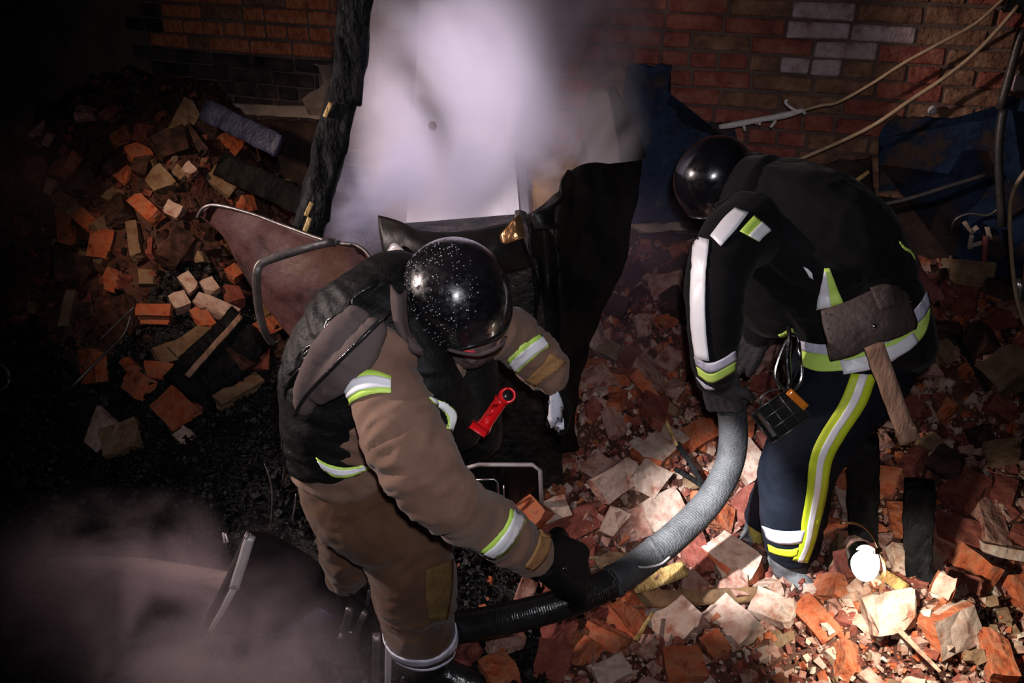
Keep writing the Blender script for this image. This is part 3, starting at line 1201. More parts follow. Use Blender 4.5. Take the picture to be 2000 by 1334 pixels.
cand_in = [c for c in cand if -10 < c[3] < 2010 and c[4] < 1345]
rr.shuffle(cand_in)
NTH = 296 - len(BR)
things_c = set(id(c) for c in cand_in[:NTH])
stuff_items = []
for c in cand:
    x, y, z, px, py, dp = c
    n = surf_normal(x, y)
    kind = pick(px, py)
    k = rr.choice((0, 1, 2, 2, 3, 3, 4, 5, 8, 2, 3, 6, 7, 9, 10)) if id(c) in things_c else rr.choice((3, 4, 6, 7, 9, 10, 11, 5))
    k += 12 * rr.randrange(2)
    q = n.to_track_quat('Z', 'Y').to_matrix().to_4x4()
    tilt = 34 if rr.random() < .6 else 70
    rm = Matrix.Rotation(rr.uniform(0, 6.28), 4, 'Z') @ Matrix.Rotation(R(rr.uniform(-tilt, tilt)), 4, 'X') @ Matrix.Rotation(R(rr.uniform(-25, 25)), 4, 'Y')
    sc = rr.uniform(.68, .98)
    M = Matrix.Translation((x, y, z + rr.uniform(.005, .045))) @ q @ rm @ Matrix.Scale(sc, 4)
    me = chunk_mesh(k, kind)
    if id(c) in things_c:
        kk = k % 12
        add_brick(me, M, kind, None, None, 'whole brick' if kk < 2 else ('half brick' if kk < 6 or kk == 8 else ('brick sliver' if kk in (9, 10) else 'brick fragment')))
    else:
        stuff_items.append((me, M))
o = join_meshes('small_brick_rubble', stuff_items, origin=(0.8, 2.8, 0))
tag(o, 'small brick fragments filling the gaps between the loose bricks', 'rubble', kind='stuff')


# chips: thousands of crumbs
def chips(name, n, test, size, mats, label, seed, lift=0.0, cat='rubble'):
    g = np.random.default_rng(seed)
    x = g.uniform(-3.4, 3.0, n * 6)
    y = g.uniform(1.2, 5.2, n * 6)
    z = H(x, y)
    d = np.stack([x, y, z - CAMZ], 1)
    dp = d @ np.array(FW)
    px = 1000 + x / dp * FPX
    py = 667 - (d @ np.array(UP)) / dp * FPX
    ok = (px > -60) & (px < 2060) & (py > 100) & (py < 1420) & (y < yw(x) - .05) & test(x, y, px, py)
    idx = np.nonzero(ok)[0][:n]
    m = len(idx)
    base = np.array([(-1, -1, -1), (1, -1, -1), (1, 1, -1), (-1, 1, -1), (-1, -1, 1), (1, -1, 1), (1, 1, 1), (-1, 1, 1)], float) * .5
    sz = size[0] * (size[1] / size[0]) ** (g.random(m) ** 2.2)
    B = base[None] * np.array([1, 1, 1])[None, None] * (g.uniform(.5, 1.4, (m, 1, 3)))
    B = B + g.uniform(-.22, .22, (m, 8, 3))
    B *= sz[:, None, None]
    q = g.normal(size=(m, 4))
    q /= np.linalg.norm(q, axis=1, keepdims=True)
    a, b, c, e = q.T
    Rm = np.stack([1 - 2 * (c * c + e * e), 2 * (b * c - a * e), 2 * (b * e + a * c), 2 * (b * c + a * e), 1 - 2 * (b * b + e * e), 2 * (c * e - a * b),
                   2 * (b * e - a * c), 2 * (c * e + a * b), 1 - 2 * (b * b + c * c)], 1).reshape(m, 3, 3)
    B = np.einsum('nij,nkj->nki', Rm, B)
    cen = np.stack([x[idx], y[idx], z[idx] + sz * .2 + lift * g.random(m)], 1)
    V = (B + cen[:, None]).reshape(-1, 3)
    fb = np.array([(0, 3, 2, 1), (4, 5, 6, 7), (0, 1, 5, 4), (1, 2, 6, 5), (2, 3, 7, 6), (3, 0, 4, 7)])
    F = (fb[None] + (np.arange(m) * 8)[:, None, None]).reshape(-1, 4)
    me = bpy.data.meshes.new(name)
    org = np.array([0.5, 2.8, 0])
    me.vertices.add(len(V))
    me.vertices.foreach_set('co', (V - org).ravel())
    me.loops.add(F.size)
    me.loops.foreach_set('vertex_index', F.ravel())
    me.polygons.add(len(F))
    me.polygons.foreach_set('loop_start', np.arange(len(F)) * 4)
    me.polygons.foreach_set('loop_total', np.full(len(F), 4))
    for mm in mats:
        me.materials.append(MATS[mm])
    me.polygons.foreach_set('use_smooth', np.zeros(len(F), bool))
    me.polygons.foreach_set('material_index', np.repeat(g.integers(0, len(mats), m), 6))
    me.update(calc_edges=True)
    me.validate()
    o = bpy.data.objects.new(name, me)
    C.objects.link(o)
    o.location = org
    tag(o, label, cat, kind='stuff')
    return o


red = lambda x, y, px, py: ~char_and_shade(x, y)
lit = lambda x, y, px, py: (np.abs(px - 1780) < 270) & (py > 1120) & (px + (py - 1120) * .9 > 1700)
blk = lambda x, y, px, py: char_and_shade(x, y)
emb = lambda x, y, px, py: (px > 860) & (px < 1090) & (py > 1110) & (py < 1215)
chips('brick_crumbs', 17000, lambda x, y, px, py: red(x, y, px, py) & (x > -.85), (.005, .036), ['brick_red', 'brick_pink', 'brick_orange', 'brick_pink', 'brick_red'], 'red and pink brick crumbs between the loose bricks', 1)
chips('sooty_crumbs', 7000, lambda x, y, px, py: red(x, y, px, py) & (x < -.8), (.006, .04), ['brick_sooty', 'brick_sooty', 'chips_char', 'brick_sooty', 'brick_red'], 'soot darkened crumbs between the bricks of the left heap', 8)
chips('brick_lumps', 520, lambda x, y, px, py: (px > 60) & (px < 590) & (py > 250) & (py < 700) & (px + py > 480), (.03, .085), ['brick_sooty', 'brick_sooty', 'brick_red', 'brick_tan', 'brick_sooty'], 'small dark brick lumps filling the left heap', 9)
chips('mortar_crumbs', 5000, lambda x, y, px, py: red(x, y, px, py) & (py > 700) & (px > 900), (.005, .035), ['brick_pale', 'mortar_face'], 'pale mortar crumbs on the right hand rubble', 2)
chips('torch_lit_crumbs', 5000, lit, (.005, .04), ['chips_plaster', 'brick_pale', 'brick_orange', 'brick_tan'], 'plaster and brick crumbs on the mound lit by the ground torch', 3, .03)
chips('charcoal', 20000, blk, (.004, .026), ['chips_char', 'chips_char', 'burnt_sheet_matt'], 'wet black charcoal and soot covering the floor on the left', 4, .02, 'charcoal')
chips('orange_crumbs', 900, emb, (.006, .035), ['brick_orange', 'brick_orange', 'chips_char'], 'wet orange brick crumbs between the trouser leg and the sooty hose', 5, .03)

# ================================================================== burnt metal and timber


def seat(px, py, dz=0.0):
    p = S(px, py)
    return Vector((p.x, p.y, Hs(p.x, p.y) + dz))


def single(name, vf, m, label, cat, group=None, smooth=True):
    o = mobj(name, vf[0], vf[1], m, smooth=smooth)
    return tag(o, label, cat, group)


# rusty folded sheet
t = thing('metal_sheet', 'rusty pink grey metal sheet with a curled tip, leaning left of the wet helmet', 'metal sheet', seat(600, 700))
V, F = sheet([[(386, 420, 2.98), (420, 402, 2.92), (490, 418, 2.88), (560, 444, 2.84), (640, 472, 2.78), (700, 482, 2.74), (728, 512, 2.72)],
              [(392, 425, 3.0), (440, 432, 2.94), (510, 455, 2.89), (570, 480, 2.86), (645, 505, 2.81), (705, 520, 2.77), (738, 545, 2.74)],
              [(440, 468, 3.02), (475, 500, 2.97), (530, 530, 2.92), (585, 555, 2.88), (650, 575, 2.84), (710, 590, 2.80), (750, 605, 2.78)],
              [(470, 530, 3.02), (505, 570, 2.98), (555, 600, 2.94), (605, 620, 2.90), (660, 640, 2.87), (715, 650, 2.84), (755, 660, 2.82)],
              [(510, 590, 3.02), (545, 625, 2.99), (590, 655, 2.96), (630, 675, 2.94), (675, 695, 2.91), (720, 705, 2.88), (760, 715, 2.86)],
              [(590, 690, 3.02), (610, 712, 3.0), (640, 730, 2.98), (665, 740, 2.96), (695, 750, 2.94), (730, 760, 2.92), (765, 765, 2.90)]], .006, 6, .008, 9, 4)
pl = mobj('plate', V, F, 'rusty_sheet', t)
tv, tf = tube([P(386, 424, 2.975), P(398, 406, 2.93), P(425, 401, 2.915), P(490, 417, 2.875), P(560, 443, 2.835), P(640, 471, 2.775), P(700, 481, 2.735), P(728, 510, 2.715), P(738, 540, 2.735)], .006, 8, 6)
tag(mobj('rolled_edge', tv, tf, 'dull_steel', pl), 'dark rolled edge')
t2 = thing('flat_bar', 'bent flat metal bar hooked over the rusty sheet', 'metal bar', P(520, 660, 2.9))
tv, tf = tube([P(655, 474, 2.72), P(640, 474, 2.70), P(600, 484, 2.69), P(530, 506, 2.69), P(507, 518, 2.69), P(501, 545, 2.70), P(505, 600, 2.75), P(516, 645, 2.80), P(532, 670, 2.85), P(540, 668, 2.88)], .0038, 8, 6, flat=3.4)
mobj('bar', tv, tf, 'dull_steel', t2)
qv, qf = box(P(655, 474, 2.72), RT * .014, UP * .006, FW * .006)
mobj('clip', qv, qf, 'bare_steel', t2)

# burnt appliance casing that smokes
t = thing('burnt_appliance', 'burnt black metal casing with a torn open top, smoking behind the tan firefighter', 'appliance', seat(940, 960))


def hexa(front, dz, m, name, parent, smooth=False):
    """box from a front face (four px,py,depth) pushed back by dz metres along the level"""
    f = [P(*q) for q in front]
    bk = [v + Vector((0, dz, 0)) for v in f]
    bm = bmesh.new()
    vs = [bm.verts.new(v) for v in f + bk]
    for q in ((0, 1, 2, 3), (7, 6, 5, 4), (0, 4, 5, 1), (1, 5, 6, 2), (2, 6, 7, 3), (3, 7, 4, 0)):
        bm.faces.new([vs[i] for i in q])
    bmesh.ops.subdivide_edges(bm, edges=list(bm.edges), cuts=6, use_grid_fill=True)
    bmesh.ops.recalc_face_normals(bm, faces=bm.faces)
    A = np.array([tuple(v.co) for v in bm.verts])
    d = vn(A * 6, 3) * .010
    for v, q in zip(bm.verts, d):
        v.co += v.normal * q
    V = [v.co.copy() for v in bm.verts]
    F = [tuple(v.index for v in f.verts) for f in bm.faces]
    bm.free()
    return mobj(name, V, F, m, parent, smooth=smooth)


hexa([(765, 525, 2.86), (1048, 505, 2.86), (1108, 985, 3.36), (790, 985, 3.36)], .42, 'burnt_casing', 'casing', t)
V, F = sheet([[(738, 420, 2.84), (775, 430, 2.82), (825, 450, 2.80), (905, 453, 2.79), (960, 442, 2.80), (1012, 428, 2.83)],
              [(740, 455, 2.82), (785, 470, 2.79), (835, 480, 2.76), (905, 485, 2.75), (960, 478, 2.76), (1020, 455, 2.80)],
              [(748, 500, 2.82), (800, 505, 2.79), (850, 520, 2.77), (905, 525, 2.76), (965, 515, 2.77), (1030, 485, 2.81)],
              [(752, 540, 2.85), (800, 545, 2.84), (850, 550, 2.83), (905, 550, 2.83), (975, 535, 2.83), (1040, 520, 2.84)]], .006, 6, .010, 9, 14)
tl = mobj('torn_lid', V, F, 'burnt_sheet', t)
tag(tl, 'glossy black torn metal lid')
V, F = sheet([[(752, 498, 2.79), (770, 474, 2.77), (800, 500, 2.76)], [(750, 540, 2.80), (775, 520, 2.77), (812, 520, 2.76)], [(760, 575, 2.80), (790, 560, 2.78), (820, 545, 2.77)]], .004, 5, .004, 12, 3)
mobj('bent_flap', V, F, 'grey_enamel', t)
V, F = sheet([[(975, 460, 2.76), (1000, 430, 2.74), (1016, 418, 2.75)], [(980, 474, 2.75), (1005, 455, 2.735), (1022, 440, 2.75)], [(985, 478, 2.75), (1010, 470, 2.74), (1026, 462, 2.75)]], .004, 5, .006, 20, 5)
mobj('copper_scrap', V, F, 'copper_sheet', t)
V, F = sheet([[(1006, 412, 2.78), (1016, 410, 2.78), (1028, 414, 2.78)], [(1004, 430, 2.77), (1018, 432, 2.76), (1030, 436, 2.78)]], .004, 4, .004, 20, 6)
mobj('metal_lug', V, F, 'dull_steel', t)

# big crumpled black sheet right of it
t = thing('crumpled_sheet', 'large crumpled black burnt metal sheet standing between the two firefighters', 'metal sheet', seat(1085, 850))
rows = [[(1022, 425, 2.86), (1060, 400, 2.90), (1090, 375, 2.86), (1112, 335, 2.95), (1150, 320, 3.02), (1200, 318, 3.06), (1256, 312, 3.18)],
        [(1036, 455, 2.84), (1062, 440, 2.88), (1090, 432, 2.84), (1120, 412, 2.93), (1155, 400, 2.99), (1200, 400, 3.05), (1244, 400, 3.15)],
        [(1044, 520, 2.86), (1068, 515, 2.91), (1092, 512, 2.86), (1122, 508, 2.94), (1155, 505, 3.0), (1190, 505, 3.06), (1222, 505, 3.12)],
        [(1050, 600, 2.92), (1072, 600, 2.96), (1095, 600, 2.92), (1120, 598, 2.98), (1145, 596, 3.04), (1170, 595, 3.09), (1190, 595, 3.14)],
        [(1056, 690, 3.02), (1075, 690, 3.05), (1092, 690, 3.02), (1108, 690, 3.06), (1124, 690, 3.1), (1138, 690, 3.14), (1150, 690, 3.18)],
        [(1066, 790, 3.12), (1078, 792, 3.14), (1088, 794, 3.13), (1098, 796, 3.15), (1106, 796, 3.18), (1114, 796, 3.2), (1120, 796, 3.24)],
        [(1080, 880, 3.22), (1090, 880, 3.24), (1098, 880, 3.23), (1106, 880, 3.25), (1112, 880, 3.28), (1118, 880, 3.3), (1124, 880, 3.34)]]
V, F = sheet(rows, .006, 6, .020, 8, 24)
mobj('plate', V, F, 'burnt_sheet_matt', t)
V, F = sheet([[(1098, 352, 2.84), (1108, 332, 2.88), (1120, 345, 2.90)], [(1080, 400, 2.82), (1092, 392, 2.83), (1110, 385, 2.86)], [(1040, 418, 2.82), (1070, 420, 2.82), (1100, 415, 2.84)], [(1045, 450, 2.83), (1072, 448, 2.82), (1095, 445, 2.83)]], .006, 6, .014, 14, 8)
mobj('folded_corner', V, F, 'burnt_sheet', t)

# panels in the smoke
t = thing('cabinet', 'pale upright cabinet with a small knob, half hidden in the smoke', 'cabinet', P(900, 560, 3.3))
hexa([(822, -60, 3.44), (976, -60, 3.40), (1022, 500, 3.30), (790, 500, 3.34)], .10, 'pale_panel', 'door', t)
qv, qf = ellipsoid(P(845, 246, 3.27), (RT * .016, UP * .016, FW * .03), 16, 10)
mobj('knob', qv, qf, 'singed_wood', t)
hexa([(980, -60, 3.42), (1000, -60, 3.46), (1040, 500, 3.36), (1024, 500, 3.33)], .16, 'grey_enamel', 'side_panel', t)
V, F = plank(P(1170, 330, 3.36), P(1160, 150, 3.50), .30, .02, .003)
V, F = sheet([[(1150, 176, 3.5), (1172, 172, 3.48), (1188, 178, 3.47)], [(1140, 240, 3.44), (1172, 240, 3.43), (1200, 240, 3.42)], [(1130, 325, 3.38), (1172, 325, 3.37), (1214, 322, 3.36)]], .018, 5, .002, 8, 2)
single('cream_board', (V, F), 'cream_board', 'cream board with a peeling edge standing in the smoke behind the crumpled sheet', 'board')
V, F = sheet([[(1188, 168, 3.56), (1200, 170, 3.55), (1212, 190, 3.55)], [(1200, 240, 3.50), (1222, 240, 3.49), (1244, 250, 3.5)], [(1214, 325, 3.44), (1236, 322, 3.43), (1262, 300, 3.45)]], .02, 5, .006, 9, 7)
single('charred_board', (V, F), 'burnt_sheet_matt', 'dark charred board right of the cream board', 'board')
V, F = sheet([[(1040, 330, 3.3), (1090, 300, 3.32), (1140, 270, 3.34)], [(1040, 380, 3.26), (1090, 350, 3.28), (1150, 330, 3.3)], [(1040, 440, 3.22), (1090, 410, 3.24), (1150, 400, 3.26)]], .02, 5, .01, 9, 9)
single('fallen_board', (V, F), 'singed_wood', 'scorched brown board in the smoke above the crumpled sheet', 'board')

# charred timber running up out of the frame
t = thing('charred_beam', 'tall charred timber standing left of the smoke', 'beam', P(600, 470, 3.25))
V, F = plank(P(676, 200, 2.90), P(712, -160, 2.76), .105, .08, .006, 26, 3)
mobj('upper_timber', V, F, 'charred_wood', t)
V, F = plank(P(592, 480, 2.96), P(670, 178, 2.90), .100, .08, .009, 34, 9)
mobj('lower_timber', V, F, 'charred_wood', t)
for x, y, l in ((640, 215, .045), (604, 410, .05), (600, 440, .03)):
    V, F = plank(P(x - 5, y + 12, 2.86), P(x + 6, y - 14, 2.85), .014, .012, .002, 5, 1)
    mobj('raw_splinter', V, F, 'raw_wood', t)
# scorched boards fallen across the back on the left
for i, (x1, y1, x2, y2, wd, lab) in enumerate([(400, 215, 545, 285, .10, 'bluish grey board slanting down from the wall ledge, upper left'), (430, 320, 600, 400, .12, 'blackened board lying across the top of the left heap')]):
    a, b = S(x1, y1, .2), S(x2, y2, .12)
    a = P(x1, y1, min(proj(a)[2], 4.15))
    b = P(x2, y2, min(proj(b)[2], 3.9))
    V, F = plank(a, b, wd, .03, .004, 12, 30 + i)
    single('scorched_board', (V, F), ['blue_board', 'charred_wood'][i], lab, 'board')
a, b = S(362, 770, .07), S(490, 640, .10)
V, F = plank(a, b, .24, .05, .006, 16, 5)
single('charred_plank', (V, F), 'charred_wood', 'wide charred black plank lying on the foot of the left heap', 'plank')
V, F = plank(S(365, 735, .13), S(470, 618, .16), .025, .03, .002, 12, 6)
single('burnt_batten', (V, F), 'old_wood', 'thin brown batten along the upper edge of the charred plank', 'batten')

# things on the sooty floor
V, F = tube([P(98, 1100, 3.02), P(180, 1098, 3.0), P(280, 1106, 2.97), (P(380, 1124, 2.92)), P(470, 1142, 2.86)], [.020, .022, .026, .031, .034], 14, 6)
single('wooden_pole', (V, F), 'pale_pole', 'pale wooden pole lying on the sooty floor at lower left', 'pole')
t = thing('folded_panel', 'folded black metal panel with a bright edge, left of the black boots', 'metal panel', seat(540, 1250))
V, F = sheet([[(486, 1038, 2.62), (540, 1050, 2.66), (610, 1090, 2.72), (690, 1160, 2.78)], [(462, 1090, 2.62), (530, 1110, 2.68), (610, 1140, 2.74), (690, 1190, 2.80)],
              [(430, 1160, 2.64), (505, 1180, 2.72), (600, 1195, 2.78), (680, 1215, 2.84)], [(398, 1240, 2.68), (475, 1240, 2.78), (570, 1235, 2.84), (665, 1240, 2.88)]], .008, 6, .006, 9, 4)
p = mobj('plate', V, F, 'black_enamel', t)
V, F = plank(P(490, 1046, 2.60), P(458, 1150, 2.60), .030, .016, .0015, 10, 2)
mobj('edge_strip', V, F, 'grey_enamel', t)
V, F = plank(P(460, 1145, 2.60), P(412, 1232, 2.62), .022, .016, .0015, 10, 3, taper=.3)
mobj('edge_strip', V, F, 'grey_enamel', t)
V, F = plank(P(484, 1040, 2.59), P(392, 1238, 2.66), .012, .012, .0015, 10, 4)
mobj('frame_bar', V, F, 'dull_steel', t)
V, F = sheet([[(498, 1256, 2.80), (560, 1226, 2.78), (622, 1186, 2.76)], [(500, 1258, 2.80), (580, 1236, 2.78), (640, 1196, 2.76)], [(504, 1260, 2.81), (590, 1244, 2.80), (655, 1206, 2.78)]], .004, 6, .005, 20, 4)
single('blue_lit_sheet', (V, F), 'blue_board', 'narrow speckled sheet, its blue light painted in, lying under the folded black panel', 'sheet')  # blue light on the sheet is put into its colour
V, F = plank(P(759, 1232, 2.50), P(757, 1400, 2.62), .018, .02, .001, 10, 4)
single('steel_bar', (V, F), 'grey_enamel', 'upright steel bar with a lit edge left of the cuffed trouser hem, at the bottom', 'bar')
V, F = plank(P(735, 1240, 2.56), P(733, 1400, 2.66), .022, .02, .001, 10, 5)
single('dark_bar', (V, F), 'dull_steel', 'darker upright bar just left of the lit steel bar', 'bar')
for i, (pts, r, lab) in enumerate([([(516, 905, 2.9), (524, 925, 2.9), (532, 965, 2.92), (528, 1035, 2.96)], .008, 'thin twisted metal strip standing left of the tan trousers, left of two'),
                                   ([(556, 900, 2.84), (553, 930, 2.86), (548, 960, 2.88)], .006, 'short thin metal strip hanging left of the tan trousers, right of two'),
                                   ([(578, 965, 2.84), (576, 990, 2.86), (570, 1018, 2.9)], .010, 'shiny leaf shaped metal sliver left of the tan trousers')]):
    V, F = tube([P(*q) for q in pts], [r * .5] + [r] * (len(pts) - 2) + [r * .4], 8, 5, flat=.4)
    single('metal_strip', (V, F), ['dull_steel', 'dull_steel', 'bare_steel'][i], lab, 'metal strip')
V, F = tube([P(436, 1040, 2.9), P(438, 1060, 2.9), P(446, 1058, 2.9), P(440, 1042, 2.9)], .004, 6, 1)
single('metal_bracket', (V, F), 'grey_enamel', 'small white metal bracket above the pale pole', 'bracket')
t = thing('smashed_fitting', 'smashed shiny black metal fitting beside the far boot', 'fitting', seat(690, 1245))
for i, (x1, y1, x2, y2, w_) in enumerate([(683, 1190, 672, 1232, .022), (712, 1196, 694, 1240, .018), (666, 1240, 702, 1246, .02), (722, 1150, 716, 1200, .014), (640, 1090, 720, 1180, .05), (690, 1150, 735, 1190, .04)]):
    V, F = plank(P(x1, y1, 2.62), P(x2, y2, 2.70), w_, .012, .004, 6, i)
    mobj('shard', V, F, 'burnt_sheet' if i > 3 else 'dull_steel', t)

# silver edged screen
t = thing('screen', 'black screen with a worn silver frame beside the tan sleeve', 'screen', seat(985, 985))
hexa([(912, 912, 3.18), (1050, 912, 3.18), (1058, 1000, 3.26), (918, 1000, 3.26)], .04, 'black_enamel', 'panel', t)


def fr_tube(pts, r, m, nm, par, flat=None):
    V, F = tube([P(*q) for q in pts], r, 8, 1, flat=flat)
    return mobj(nm, V, F, m, par)


fr_tube([(908, 915, 3.15), (935, 908, 3.15), (1040, 908, 3.15), (1055, 918, 3.15), (1058, 985, 3.22)], .010, 'grey_enamel', 'frame', t, .8)
fr_tube([(915, 938, 3.15), (965, 936, 3.15), (972, 942, 3.15), (974, 975, 3.18)], .004, 'bare_steel', 'inner_frame', t)
fr_tube([(984, 948, 3.15), (984, 985, 3.19)], .003, 'bare_steel', 'trim', t)

# ------------------------------------------------------------------ hose
HP = [(1396, 690, 2.84), (1420, 760, 2.86), (1432, 830, 2.88), (1426, 900, 2.88), (1392, 970, 2.85), (1335, 1032, 2.80), (1265, 1090, 2.72), (1195, 1138, 2.62)]
HQ = [(1195, 1138, 2.62), (1120, 1172, 2.56), (1040, 1196, 2.56), (960, 1214, 2.60), (880, 1226, 2.70), (800, 1240, 2.82)]
t = thing('hose', 'thick grey suction hose held by both firefighters', 'hose', P(1335, 1075, 2.9))


def corr(pts, r, m, nm, par, amp=.0009):
    rows = catmull(pts, 60)
    pp = [P(*q) for q in rows]
    rad = [r + amp * math.sin(i * 1.9) for i in range(len(pp))]
    V, F = tube(pp, rad, 20, 1)
    return mobj(nm, V, F, m, par)


corr(HP, .046, 'hose_grey', 'hose_body', t)
tag(corr(HQ, .045, 'rubber_black', 'sooty_section', t), 'soot blackened end of the hose')
for x, y, z_ in ((1282, 1078, 2.735), (1200, 1135, 2.625)):
    a, b = P(x - 5, y + 3, z_), P(x + 5, y - 3, z_)
    V, F = tube([a, b], .0495, 20, 1)
    mobj('clamp', V, F, 'hose_grey', t)
V, F = tube([P(1240, 1106, 2.64), P(1262, 1108, 2.64), P(1290, 1102, 2.65), P(1308, 1088, 2.66)], .0035, 8, 5)
mobj('tie', V, F, 'grey_enamel', t)

# ------------------------------------------------------------------ wood in the rubble
for x1, y1, x2, y2, wd, th, m, lift, nm, lab, tp in [
    (1205, 1160, 1335, 1112, .060, .05, 'raw_wood', .07, 'split_plank', 'split yellow plank end lying just below the hose', .1),
    (1230, 1172, 1495, 1160, .055, .04, 'singed_wood', .045, 'rotten_plank', 'long rotten brown plank under the big orange ended block', .1),
    (1242, 1250, 1275, 1198, .014, .012, 'raw_wood', .07, 'wood_stick', 'short yellow stick left of the square pale brick', .2),
    (1300, 822, 1322, 870, .016, .014, 'raw_wood', .10, 'wood_splinter', 'yellow splinter at the top of the middle heap', .3),
    (1322, 866, 1372, 945, .022, .02, 'charred_wood', .09, 'burnt_lath', 'thin burnt lath crossing the middle heap', .2),
    (1318, 915, 1400, 968, .018, .016, 'charred_wood', .08, 'burnt_lath', 'burnt lath running under the upper hose', .1),
    (1752, 1228, 1838, 1312, .018, .016, 'old_wood', .10, 'root_piece', 'curved grey root on the torch lit mound', .4),
    (1862, 650, 1930, 762, .020, .02, 'charred_wood', .06, 'burnt_lath', 'dark burnt lath in the heap right of the hip band', .2),
    (1640, 362, 1698, 328, .020, .015, 'raw_wood', .0, 'wood_splinter', 'yellow split wood against the wall behind the stooping back', .3),
    (1640, 1180, 1700, 1150, .03, .02, 'old_wood', .03, 'burnt_lath', 'brown lath left of the torch lit block', .2),
    (1725, 1122, 1768, 1150, .040, .035, 'raw_wood', .05, 'wood_stub', 'pale wood stub just right of the glowing torch', .1),
]:
    a, b = S(x1, y1, lift), S(x2, y2, lift)
    if y1 < 450:
        a, b = wp(*wall_at(x1, y1), .10), wp(*wall_at(x2, y2), .05)
    V, F = plank(a, b, wd, th, min(.004, wd * .08), 14, int(x1), taper=tp)
    single(nm, (V, F), m, lab, 'wood', None)
for x, yt, yb, wd, lab in ((1690, 862, 1075, .095, 'black charred post standing above the glowing torch'), (1798, 950, 1135, .085, 'black charred post standing right of the one above the torch')):
    b = seat(x, yb, -.02)
    g = b + Vector((0, 0, .0))
    hgt = .2
    while proj(g + Vector((0, .02, hgt)))[1] > yt and hgt < 1.2:
        hgt += .01
    tp = g + Vector((0, .02, hgt))
    tp.x = P(x - 4, yt, proj(tp)[2]).x
    V, F = plank(g, tp, wd, .08, .005, 18, x)
    single('charred_post', (V, F), 'charred_wood', lab, 'post')

# thin rods on the left
for i, (pts, r, m, nm, lab) in enumerate([
    ([(138, 758), (190, 705), (240, 655), (256, 615)], .006, 'dull_steel', 'metal_rod', 'thin metal rod crossing the dark floor left of the orange bricks, lower'),
    ([(190, 668), (225, 635), (262, 600)], .005, 'dull_steel', 'metal_rod', 'thin metal rod above the lower one, left of the grooved bricks'),
    ([(90, 680), (130, 700), (160, 716)], .004, 'cable_dark', 'wire', 'short dull wire at the far left of the dark floor')]):
    V, F = tube([S(x, y, .12) for x, y in pts], r, 8, 4)
    single(nm, (V, F), m, lab, 'rod')
c0 = S(-2, 738, .08)
V, F = tube([c0 + RT * (.045 * math.cos(a)) + UP * (.055 * math.sin(a)) for a in [i * math.pi / 8 for i in range(17)]], .009, 8, 1)
single('metal_ring', (V, F), 'dull_steel', 'metal ring at the left edge', 'ring')

# ------------------------------------------------------------------ cables and pipes at the wall


def wt(pts, r, n=8, sm=6):
    return tube([wp(*wall_at(x, y), o) for x, y, o in pts], r, n, sm)


t = thing('cable', 'upper white cable with a melted dripping end hanging along the wall', 'cable', wp(*wall_at(1420, 240), .1))
V, F = wt([(1960, -14, .10), (1900, 35, .14), (1830, 72, .16), (1765, 108, .16), (1700, 150, .16), (1640, 183, .16), (1605, 190, .16), (1570, 200, .16)], .0065)
mobj('cable_run', V, F, 'cable_tan', t)
V, F = wt([(1575, 198, .16), (1540, 208, .16), (1490, 218, .15), (1450, 227, .14), (1414, 234, .13)], [.009, .014, .012, .014, .011], 10)
ml = mobj('melted_end', V, F, 'cable_melted', t)
for pts in ([(1566, 202, .16), (1550, 192, .17), (1541, 183, .17), (1545, 177, .17)], [(1575, 198, .16), (1577, 206, .16)], [(1522, 214, .15), (1520, 222, .15), (1512, 232, .15)], [(1492, 218, .15), (1491, 228, .15)], [(1460, 226, .14), (1463, 240, .14)], [(1490, 216, .15), (1484, 226, .15)]):
    V, F = wt(pts, .0065, 8, 4)
    mobj('drip', V, F, 'cable_melted', ml)
t = thing('cable', 'lower tan cable running from the top right corner to the stooping back', 'cable', wp(*wall_at(1500, 315), .1))
V, F = wt([(1982, 5, .10), (1925, 65, .14), (1880, 105, .16), (1830, 142, .17), (1780, 175, .17), (1700, 228, .18), (1600, 275, .18), (1495, 318, .18)], .008)
mobj('cable_run', V, F, 'cable_tan', t)
V, F = box(wp(*wall_at(1990, -2), .06), WD * .05, WN * .04, Vector((0, 0, .035)))
single('junction_box', (V, F), 'rubber_black', 'black junction box at the top right corner', 'box', smooth=False)
V, F = wt([(1992, 50, .06), (1972, 125, .06), (1950, 205, .06)], .017, 12, 4)
single('pipe', (V, F), 'dull_steel', 'grey pipe on the wall at the upper right edge', 'pipe')
V, F = wt([(1955, 205, .08), (1948, 240, .10), (1944, 300, .12), (1950, 420, .14)], .016, 12, 4)
single('pipe', (V, F), 'cable_dark', 'dark pipe on the blue paint below the grey one', 'pipe')
V, F = wt([(1695, 388, .12), (1770, 372, .12), (1850, 350, .10), (1925, 330, .08)], .010, 10, 4)
single('metal_rod', (V, F), 'cable_dark', 'dark rod slanting across the blue paint behind the stooping firefighter', 'rod')
V, F = wt([(2015, 262, .30), (1975, 300, .32), (1955, 345, .33), (1956, 430, .33), (1966, 520, .34), (1985, 575, .36), (2015, 615, .40)], .008, 8, 6)
single('cable_loop', (V, F), 'cable_tan', 'tan cable looping down at the right edge', 'cable')
V, F = wt([(1981, 505, .22), (1977, 560, .24), (1974, 608, .26)], .024, 14, 4)
single('steel_pipe', (V, F), 'bare_steel', 'short glossy steel pipe upright at the right edge', 'pipe')
V, F = plank(wp(*wall_at(2010, 380), .25), wp(*wall_at(1990, 505), .28), .05, .05, .003, 10, 3)
single('wood_post', (V, F), 'old_wood', 'wooden post at the right edge above the steel pipe', 'post')
V, F = ellipsoid(wp(*wall_at(1820, 210), .05), (WD * .018, WN * .02, Vector((0, 0, .02))), 14, 8)
single('insulator', (V, F), 'pale_panel', 'small white porcelain knob on the wall above the blue paint', 'insulator')
